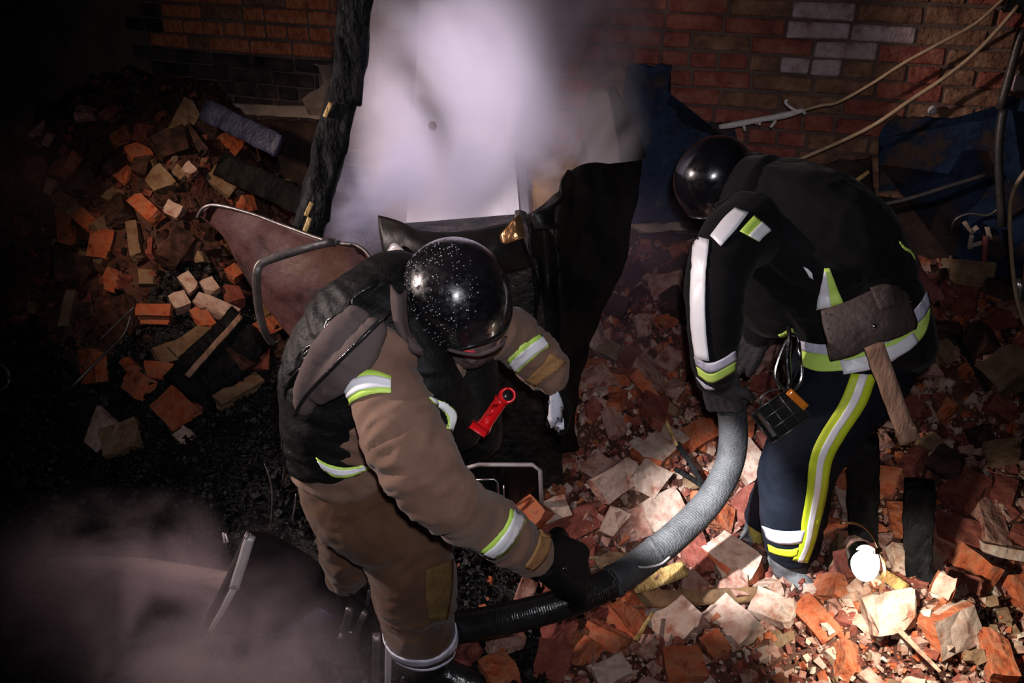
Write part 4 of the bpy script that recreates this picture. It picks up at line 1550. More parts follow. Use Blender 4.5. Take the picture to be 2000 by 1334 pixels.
t = thing('wall_bracket', 'broken plastered bracket against the blue wall at right', 'bracket', wp(*wall_at(1900, 470), .05))
V, F = wt([(1855, 445, .08), (1862, 415, .1), (1890, 402, .1), (1925, 405, .1), (1955, 385, .1)], .006, 8, 5)
mobj('curved_rib', V, F, 'dull_steel', t)
for x1, y1, x2, y2 in ((1880, 420, 1895, 440), (1890, 440, 1905, 430), (1890, 468, 1915, 462), (1925, 430, 1932, 452), (1895, 445, 1890, 470)):
    V, F = plank(wp(*wall_at(x1, y1), .09), wp(*wall_at(x2, y2), .09), .018, .015, .004, 5, x1)
    mobj('plaster_piece', V, F, 'pale_plaster', t)
V, F = wt([(1921, 445, .10), (1918, 480, .11), (1916, 520, .12)], .012, 8, 4)
mobj('red_strip', V, F, 'red_rag', t)

# ------------------------------------------------------------------ torches and tools
# red torch on the chest
tp = P(945, 832, 2.03)
th = P(980, 780, 2.0)
t = thing('torch', 'red angle head torch clipped to the chest of the tan suited firefighter', 'torch', tp)
ax = (th - tp).normalized()
V, F = tube([tp - ax * .018, tp - ax * .015, tp, tp + ax * .015, th - ax * .010, th], [.012, .018, .019, .016, .016, .018], 18, 2)
bd = mobj('body', V, F, 'red_plastic', t)
ld = (D(.45, .25, -.85)).normalized()
hh = P(985, 775, 1.99)
V, F = tube([hh - ld * .004, hh + ld * .006, hh + ld * .016], [.015, .0185, .0185], 20, 1)
mobj('head', V, F, 'red_plastic', t)
V, F = tube([hh + ld * .0155, hh + ld * .0175], [.0125, .0125], 20, 1)
mobj('lens', V, F, 'lamp_black', t)
V, F = tube([hh + ld * .018 + (UP * math.cos(a) + RT.cross(UP) * 0 + RT * math.sin(a)) * .015 for a in [i * math.pi / 10 for i in range(21)]], .003, 8, 1)
mobj('bezel', V, F, 'red_plastic', t)
V, F = box(P(962, 800, 1.972), ax * .014, RT * .006, FW * .004)
mobj('switch', V, F, 'red_plastic', t)
V, F = box(P(935, 838, 1.99), ax * .010, ax.cross(FW) * .022, FW * .010)
mobj('clip', V, F, 'red_plastic', t)

# torch shining on the rubble
lc = P(1690, 1100, 2.56)
t = thing('torch', 'glowing round lamp hanging low over the rubble at bottom right', 'torch', seat(1690, 1110))
la = D(.05, -.5, -.85)
V, F = ellipsoid(lc, (RT * .040, UP * .052, FW * .030), 28, 16)
tag(mobj('lens', V, F, 'torch_lens', t), 'glowing white lamp dome')
V, F = tube([lc - la * .010, lc - la * .03, lc - la * .055], [.046, .040, .034], 20, 3)
mobj('body', V, F, 'lamp_black', t)
V, F = tube([P(1640, 1022, 2.62), P(1672, 1022, 2.6), P(1700, 1040, 2.56), P(1720, 1080, 2.52), P(1728, 1120, 2.55), P(1718, 1160, 2.66)], .0042, 8, 6)
tag(mobj('wire', V, F, 'copper_sheet', t), 'bent copper coloured wire')
V, F = box(P(1714, 1076, 2.515), RT * .010, UP * .008, FW * .006)
mobj('wire_clip', V, F, 'copper_sheet', t)

# sheathed hand tool on the belt
t = thing('sheathed_axe', 'wooden handled axe in a brown leather sheath hanging on the striped belt', 'axe', P(1700, 640, 2.63))
sv = sheet([[(1604, 606, 2.63), (1655, 588, 2.62), (1705, 566, 2.62), (1742, 556, 2.63), (1776, 572, 2.66)], [(1610, 640, 2.62), (1660, 630, 2.61), (1705, 612, 2.61), (1745, 600, 2.62), (1784, 605, 2.66)],
            [(1618, 670, 2.62), (1665, 662, 2.61), (1710, 648, 2.61), (1750, 636, 2.62), (1792, 628, 2.66)], [(1624, 704, 2.63), (1668, 694, 2.62), (1712, 672, 2.62), (1752, 660, 2.63), (1790, 642, 2.66)]], .028, 6, .002, 20, 6)
sh_ = mobj('sheath', sv[0], sv[1], 'leather', t)
for x, y in ((1612, 612), (1617, 642), (1621, 660), (1624, 680), (1627, 697), (1778, 590), (1781, 615)):
    V, F = ellipsoid(P(x, y, 2.618), (RT * .0035, UP * .0035, FW * .003), 10, 6)
    mobj('rivet', V, F, 'dull_steel', sh_)
V, F = ellipsoid(P(1708, 637, 2.598), (RT * .008, UP * .008, FW * .006), 14, 8)
mobj('press_stud', V, F, 'polished_metal', sh_)
V, F = sheet([[(1700, 562, 2.60), (1722, 555, 2.60), (1742, 556, 2.60)], [(1712, 590, 2.60), (1732, 584, 2.60), (1748, 580, 2.61)], [(1720, 606, 2.6), (1738, 602, 2.6), (1752, 594, 2.61)]], .006, 4, .002, 20, 6)
mobj('flap', V, F, 'leather', sh_)
V, F = plank(P(1706, 672, 2.62), P(1772, 852, 2.66), .056, .030, .0025, 18, 3)
mobj('handle', V, F, 'old_wood', t)
V, F = plank(P(1766, 836, 2.655), P(1776, 860, 2.662), .062, .034, .002, 4, 3)
mobj('handle_end', V, F, 'old_wood', t)

# carabiner
t = thing('carabiner', 'big steel carabiner hanging from the belt of the black suited firefighter', 'carabiner', P(1540, 760, 2.60))
ring = [(1545, 652), (1557, 658), (1562, 690), (1566, 735), (1556, 756), (1540, 763), (1524, 755), (1514, 735), (1520, 705), (1533, 672)]
pp = catmull([(x, y, 2.60) for x, y in ring + [ring[0]]], 5)
V, F = tube([P(*q) for q in pp], .0052, 10, 1, cap=False)
mobj('ring', V, F, 'polished_metal', t)
V, F = tube([P(1560, 668, 2.597), P(1564, 715, 2.597)], .0062, 10, 1)
mobj('gate', V, F, 'polished_metal', t)
V, F = tube([P(1540, 640, 2.62), P(1542, 660, 2.60), P(1538, 700, 2.61), P(1542, 745, 2.61), P(1540, 762, 2.60)], [.012, .012, .016, .014, .01], 10, 5, flat=.6)
mobj('webbing', V, F, 'rubber_black', t)

# caged lamp
t = thing('cage_lamp', 'small black lamp in a wire cage with amber lens, hanging from the carabiner', 'lamp', P(1522, 860, 2.60))
cc = P(1524, 812, 2.61)
ea, eb = D(.80, .50, .2).normalized() * .058, D(.50, -.82, -.25)
ea_n = ea.normalized()
eb = (eb - ea_n * eb.dot(ea_n)).normalized() * .050
ec = ea_n.cross(eb.normalized()) * .034
V, F = box(cc, ea * .9, eb * .88, ec * .85)
mobj('housing', V, F, 'lamp_black', t, smooth=False)
cg = []
for sa in (-1, 1):
    for sb in (-1, 1):
        cg.append(tube([cc + ea * sa + eb * sb - ec, cc + ea * sa + eb * sb + ec], .0022, 6, 1))
        cg.append(tube([cc - ea + eb * sa + ec * sb, cc + ea + eb * sa + ec * sb], .0022, 6, 1))
        cg.append(tube([cc + ea * sa - eb + ec * sb, cc + ea * sa + eb + ec * sb], .0022, 6, 1))
for s_ in (-.35, .35):
    for sb in (-1, 1):
        cg.append(tube([cc + ea * s_ - eb + ec * sb, cc + ea * s_ + eb + ec * sb], .0018, 6, 1))
        cg.append(tube([cc - ea + eb * s_ + ec * sb, cc + ea + eb * s_ + ec * sb], .0018, 6, 1))
V, F = merge(*cg)
mobj('wire_cage', V, F, 'cage_wire', t)
V, F = plank(P(1540, 764, 2.565), P(1574, 796, 2.57), .022, .012, .0, 6, 1)
mobj('amber_lens', V, F, 'amber_lens', t)
V, F = tube([P(1487, 796, 2.60), P(1486, 778, 2.59), P(1503, 764, 2.59), P(1525, 760, 2.60)], .0028, 8, 5)
mobj('handle', V, F, 'cage_wire', t)

# ================================================================== people


def headshape(c, f, up, s=1.0):
    """head: cranium, face, jaw, nose, ears, brow; f = where it looks, up = crown"""
    r = f.cross(up).normalized()
    parts = [ellipsoid(c + f * (-.008 * s) + up * .02 * s, (r * .076 * s, f * .094 * s, up * .098 * s)),
             ellipsoid(c + f * .03 * s - up * .035 * s, (r * .060 * s, f * .064 * s, up * .078 * s)),
             ellipsoid(c + f * .052 * s - up * .085 * s, (r * .034 * s, f * .034 * s, up * .028 * s), 14, 8),
             ellipsoid(c + f * .100 * s - up * .022 * s, (r * .014 * s, f * .022 * s, up * .026 * s), 12, 8),
             ellipsoid(c + f * .112 * s - up * .034 * s, (r * .018 * s, f * .013 * s, up * .011 * s), 12, 8),
             ellipsoid(c + f * .085 * s + up * .022 * s, (r * .052 * s, f * .014 * s, up * .010 * s), 12, 8),
             ellipsoid(c + f * .088 * s - up * .062 * s, (r * .024 * s, f * .012 * s, up * .009 * s), 12, 8)]
    for q in (-1, 1):
        parts.append(ellipsoid(c + r * (.078 * q * s) - up * .012 * s - f * .008 * s, (r * .010 * s, f * .018 * s, up * .032 * s), 12, 8))
    return merge(*parts)


def capsule(pts, r0, r1, seg=12):
    n = len(pts)
    J = [(p, r0 + (r1 - r0) * i / (n - 1), r0 + (r1 - r0) * i / (n - 1)) for i, p in enumerate(pts)]
    return loft(J, 3, seg)


def make_hand(name, wrist, d, nb, thumb, curl, m, parent, s=1.0, spread=.10, vox=.0042, fat=1.15):
    """palm, four unequal jointed fingers and a thumb; d = along the hand, nb = back of the hand, thumb = +1/-1 side"""
    d = d.normalized()
    nb = (nb - d * nb.dot(d)).normalized()
    sd = d.cross(nb).normalized() * thumb
    L = []
    k = s
    L.append(loft([(wrist - d * .035 * k, .034 * k, .026 * k), (wrist + d * .01 * k, .034 * k, .024 * k)], 3, 16))
    palm = []
    for q in (-.6, -.2, .2, .6):
        palm.append(capsule([wrist + sd * (q * .030 * k), wrist + d * .05 * k + sd * (q * .052 * k), wrist + d * .098 * k + sd * (q * .060 * k)], .020 * k * fat, .0155 * k * fat))
    L += palm
    lens = (.068, .080, .086, .076)
    for i, q in enumerate((-.036, -.012, .012, .034)):
        b = wrist + d * (.085 * k + (.010 * k if i in (1, 2) else 0)) + sd * (q * k)
        dirv = (d + sd * (q / .036 * spread)).normalized()
        ang = 0
        pts = [b]
        tot = lens[i] * k
        p = b.copy()
        c = curl[i]
        for j, (fr_, cc) in enumerate(((.46, c), (.30, c * 1.1), (.24, c * .7))):
            ang += cc
            dd = dirv * math.cos(ang) - nb * math.sin(ang)
            p = p + dd * tot * fr_
            pts.append(p.copy())
        L.append(capsule(pts, .0105 * k * fat, .0082 * k * fat))
    b = wrist + d * .022 * k + sd * .030 * k
    td = (d * .62 + sd * .68 - nb * .38).normalized()
    p1 = b + td * .040 * k
    td2 = (d * .86 + sd * .25 - nb * .45).normalized()
    p2 = p1 + td2 * .032 * k
    p3 = p2 + (d * .8 + sd * .05 - nb * .6).normalized() * .026 * k
    L.append(capsule([b, p1, p2, p3], .0155 * k * fat, .0095 * k * fat))
    V, F = merge(*L)
    A, Fo = remesh(V, F, vox, 2)
    A = wrinkle(A, Fo, [(wrist, wrist + d * .2)], .0008, 120, 40, 4)
    o = mobj(name, A.tolist(), Fo, m, parent)
    return o, BVHTree.FromPolygons([tuple(v) for v in A], Fo)


def make_helmet(parent, c, f, up, m, rx=.128, ry=.150, rz=.150, cut=-.42, front=.30):
    """dome shell with a rolled rim that rises over the brow, lining, strap, badge"""
    r = f.cross(up).normalized()
    seg, rings = 56, 26
    V, F = [], []
    for i in range(rings + 1):
        for k in range(seg):
            ph = 2 * math.pi * k / seg
            ff = math.cos(ph)
            lim = math.acos(max(-1, min(1, cut + (front * max(0, ff) ** 3))))
            th = lim * i / rings
            flare = 1 + .035 * max(0, (i / rings - .9) / .1)
            V.append(c + r * (math.sin(th) * math.sin(ph) * rx * flare) + f * (math.sin(th) * ff * ry * flare) + up * (math.cos(th) * rz))
    for i in range(rings):
        for k in range(seg):
            a, b = i * seg + k, i * seg + (k + 1) % seg
            F.append((a, a + seg, b + seg, b))
    n = len(V)
    V += [c + (v - c) * .955 for v in V[:n]]
    for i in range(rings):
        for k in range(seg):
            a, b = n + i * seg + k, n + i * seg + (k + 1) % seg
            F.append((a, b, b + seg, a + seg))
    for k in range(seg):
        a, b = rings * seg + k, rings * seg + (k + 1) % seg
        F.append((a, n + a, n + b, b))
    h = mobj('helmet', V, F, m, parent)
    rim = [V[rings * seg + k] for k in range(seg)] + [V[rings * seg]]
    tv, tf = tube([Vector(q) for q in rim], .0045, 8, 1, cap=False)
    o = mobj('helmet_rim', tv, tf, 'rubber_black', h)
    return h, V


def droplets(parent, c, f, up, rx, ry, rz, n, seed, sel):
    rr = random.Random(seed)
    r = f.cross(up).normalized()
    L = []
    while len(L) < n:
        d = Vector((rr.gauss(0, 1), rr.gauss(0, 1), rr.gauss(0, 1))).normalized()
        if not sel(d):
            continue
        x, y, z = d.dot(r), d.dot(f), d.dot(up)
        if z < -.1:
            continue
        k = 1 / math.sqrt((x / rx) ** 2 + (y / ry) ** 2 + (z / rz) ** 2)
        p = c + d * k * 1.003
        s = rr.uniform(.0007, .0019)
        t1 = d.orthogonal().normalized()
        L.append(ellipsoid(p, (t1 * s, d.cross(t1) * s, d * s * .7), 6, 4))
    V, F = merge(*L)
    o = mobj('water_droplet', V, F, 'droplet', parent)
    tag(o, 'beads of water on the helmet', kind='stuff')


# ------------------------------------------------------------------ firefighter 1 (tan suit)
base = S(830, 1320)
F1 = thing('person', 'firefighter in tan suit and wet black helmet, bending and reaching down to the hose', 'person', (base.x, base.y, 0), 'firefighters searching the rubble')
hc = P(893, 588, 2.13)
hf, hu = D(.22, -.86, -.46), D(-.12, .46, -.88)
hu = (hu - hf * hu.dot(hf)).normalized()

pel, wai, che, upc = P(705, 915, 2.34), P(695, 840, 2.27), P(755, 715, 2.20), P(800, 625, 2.20)
nek = P(850, 600, 2.19)
sh1, ua1, el1, fa1, wr1 = P(742, 715, 2.03), P(792, 835, 1.97), P(858, 950, 1.96), P(950, 1028, 2.12), P(1045, 1080, 2.30)
sh2, el2, fa2, wr2 = P(900, 650, 2.28), P(985, 655, 2.38), P(1035, 692, 2.44), P(1078, 728, 2.49)
h1, k1, c1, a1 = P(735, 945, 2.36), P(805, 1105, 2.42), P(822, 1190, 2.52), P(832, 1262, 2.64)
h2, k2, a2 = P(665, 940, 2.44), P(678, 1080, 2.58), P(690, 1180, 2.80)

body_l = [loft([(pel, .12, .10), (wai, .11, .09), (che, .13, .10), (upc, .12, .09), (nek, .05, .05), (hc - hu * .05, .05, .05)]),
          loft([(upc, .07, .07), (sh1, .055, .055), (ua1, .05, .05), (el1, .04, .04), (fa1, .035, .035), (wr1, .026, .026)]),
          loft([(upc, .07, .07), (sh2, .055, .055), (el2, .038, .038), (fa2, .033, .033), (wr2, .025, .025)]),
          loft([(pel, .09, .09), (h1, .08, .08), (k1, .052, .052), (c1, .045, .045), (a1, .034, .034)]),
          loft([(pel, .09, .09), (h2, .08, .08), (k2, .05, .05), (a2, .034, .034)]),
          headshape(hc, hf, hu)]
V, F = merge(*body_l)
A, Fo = remesh(V, F, .009, 1)
mobj('body', A.tolist(), Fo, 'skin', F1)

# trousers
seg_t = [(pel, h1), (h1, k1), (k1, a1), (h2, k2), (k2, a2)]
tro, tb = garment('trousers', [
    loft([(P(690, 850, 2.29), .155, .13), (P(700, 910, 2.34), .165, .14), (P(735, 985, 2.37), .165, .14), (P(770, 1050, 2.40), .135, .125)]),
    loft([(P(735, 945, 2.36), .15, .13), (P(775, 1040, 2.40), .135, .12), (P(803, 1110, 2.43), .116, .108), (P(815, 1175, 2.50), .108, .10), (P(826, 1245, 2.60), .098, .09), (P(830, 1262, 2.63), .092, .085)]),
    loft([(P(680, 930, 2.42), .13, .12), (P(668, 1010, 2.50), .085, .09), (P(676, 1072, 2.57), .072, .08), (P(684, 1125, 2.68), .058, .06)]),
], 'brown_trousers', F1, seg_t, .0085, 2, .014, 15, 7, 11)
for px_, name in ((0, 'a'), (1, 'b')):
    A0, B0 = P(818, 1200, 2.55), P(829, 1270, 2.64)
    rg = band('reflective_band', tb, A0, B0, (.32, .74)[px_], (.64, 1.06)[px_], 'reflective_worn', tro, .006, tilt=-.02)
band('hem', tb, A0, B0, .65, .73, 'black_cloth', tro, .004, tilt=-.02)
# ochre patch on the knee
ribbon('knee_patch', tb, [(832, 1112), (830, 1160), (838, 1212)], [(884, 1092), (882, 1150), (872, 1208)], 'knee_patch_cloth', tro, 6, .004, .003, 8)

# boots
for pts_, nm in (([(P(832, 1262, 2.64), .062, .062), (P(834, 1300, 2.72), .058, .062)], 1), ([(P(686, 1135, 2.70), .052, .052), (P(694, 1200, 2.84), .050, .052), (P(697, 1225, 2.90), .05, .055)], 2)):
    sh = loft(pts_)
    end = pts_[-1][0]
    g = Vector((end.x, end.y, Hs(end.x, end.y) + .03))
    toe = (D(.9, 0, -.35) if nm == 1 else D(-.15, 0, -.9))
    toe.z = 0
    toe.normalize()
    ft = loft([(g - toe * .07 + Vector((0, 0, .03)), .045, .045), (g + Vector((0, 0, .035)), .05, .05), (g + toe * .09 + Vector((0, 0, .012)), .048, .038), (g + toe * .17, .040, .028)])
    V, F = merge(sh, ft, loft([(end, .055, .055), (g + Vector((0, 0, .02)), .05, .05)]))
    A, Fo = remesh(V, F, .007, 2)
    bo = mobj('boot', A.tolist(), Fo, 'rubber_black', F1)
    sol = loft([(g - toe * .09 - Vector((0, 0, .022)), .046, .014), (g - Vector((0, 0, .022)), .05, .014), (g + toe * .17 - Vector((0, 0, .02)), .045, .014)])
    mobj('sole', sol[0], sol[1], 'rubber_black', bo)

# jacket
seg_j = [(pel, wai), (wai, che), (che, upc), (sh1, ua1), (ua1, el1), (el1, wr1), (sh2, el2), (el2, wr2)]
jac, jb = garment('jacket', [
    loft([(P(690, 905, 2.325), .160, .138), (P(690, 840, 2.27), .158, .140), (P(715, 770, 2.22), .165, .145), (P(760, 690, 2.19), .175, .145), (P(800, 620, 2.19), .15, .12), (P(835, 598, 2.19), .09, .09)]),
    loft([(P(745, 690, 2.06), .095, .095), (P(735, 735, 2.02), .088, .086), (P(785, 840, 1.97), .084, .082), (P(830, 920, 1.955), .078, .078), (P(880, 975, 1.97), .068, .068), (P(955, 1030, 2.12), .062, .060), (P(1010, 1060, 2.22), .059, .057), (P(1048, 1080, 2.30), .057, .055)]),
    loft([(P(860, 640, 2.25), .11, .10), (P(930, 640, 2.31), .085, .085), (P(988, 655, 2.38), .066, .066), (P(1035, 692, 2.44), .060, .060), (P(1078, 728, 2.49), .056, .056)]),
], 'tan_cloth', F1, seg_j, .008, 2, .016, 22, 7, 3)
# reflective bands: yellow with a silver strip over it
A0, B0 = P(722, 745, 2.02), P(787, 845, 1.97)


def twotone(bv, par, L, Rr, wid=(.24, .76), n=6, cols=6, m1='reflective_yellow', m2='reflective_silver', off=.005):
    o = ribbon('reflective_band', bv, L, Rr, m1, par, n, off, .003, cols)
    l2 = [tuple(np.array(a) * (1 - wid[0]) + np.array(b) * wid[0]) for a, b in zip(L, Rr)]
    r2 = [tuple(np.array(a) * (1 - wid[1]) + np.array(b) * wid[1]) for a, b in zip(L, Rr)]
    s = ribbon('silver_stripe', bv, l2, r2, m2, o, n, off + .0025, .002, cols)
    return o


twotone(jb, jac, [(666, 742), (695, 728), (728, 724), (764, 736)], [(682, 790), (708, 776), (735, 770), (764, 768)])
twotone(jb, jac, [(996, 995), (985, 1025), (962, 1055), (938, 1076)], [(1027, 1016), (1014, 1045), (990, 1075), (966, 1090)], (.2, .85))
twotone(jb, jac, [(990, 702), (1010, 680), (1032, 664), (1052, 652)], [(1010, 728), (1030, 708), (1052, 690), (1072, 676)], (.25, .85))
# cuffs
ribbon('cuff', jb, [(1056, 1028), (1050, 1058), (1040, 1082), (1024, 1106)], [(1078, 1040), (1074, 1068), (1062, 1094), (1040, 1114)], 'cuff_cloth', jac, 6, .004, .003, 6)
ribbon('cuff', jb, [(1026, 742), (1048, 722), (1062, 708), (1074, 690)], [(1046, 754), (1068, 735), (1088, 722), (1104, 708)], 'cuff_cloth', jac, 6, .004, .003, 6)
# collar
cv, cf = sheet([[(762, 556, 2.02), (780, 575, 2.0), (796, 566, 2.03)], [(764, 600, 2.0), (782, 616, 1.99), (796, 608, 2.02)], [(776, 650, 1.99), (792, 660, 1.985), (806, 650, 2.02)], [(812, 688, 2.01), (826, 694, 2.0), (836, 676, 2.04)]], .012, 5, .004, 20)
mobj('collar', cv, cf, 'grey_tan_cloth', jac)

# dark quilted vest with rolled shoulder strap
seg_v = [(wai, che), (che, upc)]
ves, vb = garment('vest', [
    loft([(P(668, 872, 2.29), .140, .150), (P(655, 800, 2.24), .142, .155), (P(690, 730, 2.20), .172, .165), (P(750, 655, 2.17), .185, .165), (P(792, 592, 2.19), .150, .13), (P(830, 570, 2.23), .10, .09)]),
    loft([(P(770, 645, 2.09), .10, .08), (P(818, 725, 2.09), .085, .07), (P(868, 795, 2.16), .075, .07), (P(905, 850, 2.22), .055, .05)]),
    loft([(P(880, 660, 2.30), .11, .10), (P(905, 735, 2.33), .10, .09), (P(925, 810, 2.34), .08, .08), (P(935, 870, 2.36), .06, .06)]),
    loft([(P(760, 560, 2.19), .06, .07), (P(700, 600, 2.19), .07, .08), (P(640, 690, 2.22), .07, .08), (P(600, 770, 2.26), .055, .07)]),
], 'black_nylon', F1, seg_v, .008, 2, .009, 30, 9, 41)
jvb = Multi(jb, vb, tb)
twotone(jvb, jac, [(618, 892), (640, 905), (672, 912), (706, 908)], [(634, 918), (655, 930), (682, 930), (722, 914)], (.2, .75))
twotone(jvb, jac, [(836, 778), (868, 784), (890, 808), (884, 840)], [(846, 788), (864, 800), (874, 818), (870, 838)], (.1, .8))
# grey tan roll and strap over the shoulder
rv = garment('shoulder_flap', [
    loft([(P(705, 612, 1.985), .028, .02), (P(672, 660, 1.965), .042, .026), (P(636, 715, 1.985), .046, .028), (P(606, 760, 2.02), .038, .028), (P(592, 800, 2.06), .022, .02)]),
    loft([(P(738, 632, 1.96), .022, .018), (P(705, 690, 1.94), .036, .022), (P(660, 740, 1.96), .038, .024), (P(618, 775, 2.01), .028, .022)]),
], 'grey_tan_cloth', F1, [(P(705, 612, 2.0), P(606, 760, 2.03))], .006, 2, .007, 30, 14, 8)
tv, tf = tube([P(762, 606, 1.92), P(700, 668, 1.90), P(648, 720, 1.925), P(600, 770, 1.99), P(575, 810, 2.05)], .005, 8, 5)
mobj('strap', tv, tf, 'rubber_black', ves[0] if isinstance(ves, tuple) else ves)
# quilting ridges down the back
for i, (x0, y0, x1, y1) in enumerate([(735, 545, 590, 700), (722, 548, 575, 715), (748, 552, 606, 690), (708, 560, 566, 735), (698, 575, 560, 752)]):
    pts = []
    for k in range(9):
        t = k / 8
        q = cast(vb, x0 + (x1 - x0) * t + 7 * math.sin(k * 2.4 + i), y0 + (y1 - y0) * t + 5 * math.cos(k * 2.1 + i * 2), .002)
        if q is not None:
            pts.append(q)
    if len(pts) > 2:
        tv, tf = tube(pts, [.0045 + .0025 * math.sin(k * 1.7 + i) for k in range(len(pts))], 6, 3)
        mobj('cord', tv, tf, 'rubber_black', ves)
# hanging waist strap at the left
tv, tf = tube([P(640, 690, 2.02), P(585, 722, 2.05), P(560, 760, 2.1), P(566, 800, 2.14), P(556, 860, 2.2), P(560, 910, 2.25), P(553, 950, 2.3)], .010, 8, 5, flat=.35)
mobj('strap', tv, tf, 'rubber_black', F1)

# gloves
gl1, g1b = make_hand('glove', P(1066, 1088, 2.33), P(1195, 1150, 2.50) - P(1066, 1088, 2.33), D(-.25, .55, -.8), -1, (.42, .42, .45, .5), 'glove_black', F1, 1.5, fat=1.28)
tv, tf = loft([(P(1035, 1074, 2.29), .050, .050), (P(1062, 1088, 2.32), .047, .047), (P(1085, 1100, 2.35), .046, .042)])
A, Fo = remesh(tv, tf, .006, 1)
mobj('glove_cuff', A.tolist(), Fo, 'glove_black', gl1)
qv, qf = ellipsoid(cast(g1b, 1100, 1110, .001) or P(1100, 1110, 2.15), (RT * .008, UP * .004, FW * .004), 10, 6)
o = mobj('snap', qv, qf, 'polished_metal', gl1)
gl2, g2b = make_hand('glove', wr2 + (wr2 - fa2).normalized() * .01, P(1128, 860, 2.66) - P(1080, 738, 2.50), D(.75, .5, -.35), 1, (.32, .25, .2, .25), 'glove_black', F1, 1.15, .22)
ribbon('glove_palm', g2b, [(1048, 752), (1066, 785), (1072, 815), (1082, 846)], [(1085, 750), (1096, 785), (1100, 812), (1102, 836)], 'glove_palm', gl2, 5, .005, .003, 5)
ribbon('lit_fingertip', g2b, [(1130, 828), (1140, 845), (1150, 860)], [(1142, 826), (1152, 842), (1160, 856)], 'glove_palm', gl2, 5, .005, .003, 4)  # torch light on the fingertips, painted as a pale patch

# helmet, balaclava, eyes
he1, hV = make_helmet(F1, hc + hu * .012 - hf * .006, hf, hu, 'helmet_shell', .131, .142, .140, -.40, .50)
droplets(he1, hc + hu * .012 - hf * .006, hf, hu, .131, .142, .140, 420, 5, lambda d: d.dot(D(-.6, 0, -.8)) > .45)
dv = (D(.52, -.45, -.72))
ct = hc + hu * .012 - hf * .006
kk = .135
qv, qf = ellipsoid(ct + dv * .131, (D(1, 0, 0) * .007, D(0, 1, 0) * .012, dv * .004), 12, 8)
o = mobj('badge', qv, qf, 'reflective_lime', he1)
V, F = merge(ellipsoid(hc + hf * .002 - hu * .01, (hf.cross(hu) * .088, hf * .104, hu * .11)),
             ellipsoid(hc + hf * .055 - hu * .070, (hf.cross(hu) * .070, hf * .085, hu * .080)),
             ellipsoid(hc + hf * .118 - hu * .040, (hf.cross(hu) * .022, hf * .034, hu * .032), 14, 8),
             loft([(hc - hu * .07, .075, .075), (nek, .085, .085)]))
A, Fo = remesh(V, F, .006, 2)
A = wrinkle(A, Fo, [(hc, hc + hf * .1)], .004, 40, 20, 2)
ba = mobj('balaclava', A.tolist(), Fo, 'balaclava_cloth', F1)
bb = BVHTree.FromPolygons([tuple(v) for v in A], Fo)
ribbon('red_scarf', bb, [(890, 676), (908, 682), (926, 686)], [(900, 690), (912, 696), (926, 698)], 'red_cloth', ba, 5, .006, .004, 5)
for q in (-1, 1):
    qv, qf = ellipsoid(hc + hf * .088 + hf.cross(hu) * (.032 * q) - hu * .002, (hf.cross(hu) * .012, hf * .012, hu * .012), 12, 8)
    mobj('eye', qv, qf, 'eye_white', ba)
chs = [hc + hf.cross(hu) * .115 - hu * .03, hc + hf.cross(hu) * .09 - hu * .09 + hf * .05, hc - hu * .115 + hf * .075, hc - hf.cross(hu) * .09 - hu * .09 + hf * .05, hc - hf.cross(hu) * .115 - hu * .03]
tv, tf = tube(chs, .007, 8, 5, flat=.4)
mobj('chin_strap', tv, tf, 'rubber_black', he1)
# goggle band across the brow
tv, tf = tube([P(876, 683, 1.995), P(905, 690, 1.985), P(940, 692, 1.985), P(975, 676, 2.0), P(986, 660, 2.03)], .0075, 8, 5, flat=.6)
mobj('brow_band', tv, tf, 'grey_tan_cloth', he1)

# ------------------------------------------------------------------ firefighter 2 (black suit with stripes)
b2 = S(1545, 1120)
F2 = thing('person', 'firefighter in black suit with bright stripes, stooping with back turned, holding the grey hose', 'person', (b2.x, b2.y, 0), 'firefighters searching the rubble')
gc = P(1402, 352, 2.96)
gf, gu = D(-.55, -.78, .25), D(-.62, .66, -.42)
gu = (gu - gf * gu.dot(gf)).normalized()
pe, wa, ch, ups, ne = P(1695, 655, 2.86), P(1650, 560, 2.84), P(1570, 470, 2.84), P(1490, 405, 2.88), P(1440, 372, 2.93)
s1, u1, e1, f1_, w1 = P(1432, 455, 2.74), P(1400, 545, 2.68), P(1394, 620, 2.66), P(1394, 680, 2.70), P(1398, 738, 2.76)
s2, e2, w2 = P(1520, 520, 2.98), P(1500, 610, 3.02), P(1478, 660, 3.06)
l1, m1_, n1, o1, q1 = P(1665, 700, 2.86), P(1630, 780, 2.86), P(1570, 885, 2.86), P(1548, 1000, 3.0), P(1540, 1085, 3.13)
l2, n2, q2 = P(1620, 720, 3.0), P(1560, 870, 3.08), P(1480, 1020, 3.34)
V, F = merge(loft([(pe, .12, .10), (wa, .11, .09), (ch, .13, .10), (ups, .12, .09), (ne, .05, .05), (gc - gu * .05, .05, .05)]),
             loft([(ups, .07, .07), (s1, .055, .055), (u1, .05, .05), (e1, .042, .042), (f1_, .036, .036), (w1, .028, .028)]),
             loft([(ups, .07, .07), (s2, .055, .055), (e2, .038, .038), (w2, .026, .026)]),
             loft([(pe, .09, .09), (l1, .085, .085), (n1, .055, .055), (o1, .048, .048), (q1, .036, .036)]),
             loft([(pe, .09, .09), (l2, .08, .08), (n2, .055, .055), (q2, .036, .036)]),
             headshape(gc, gf, gu))
A, Fo = remesh(V, F, .010, 1)
mobj('body', A.tolist(), Fo, 'skin', F2)

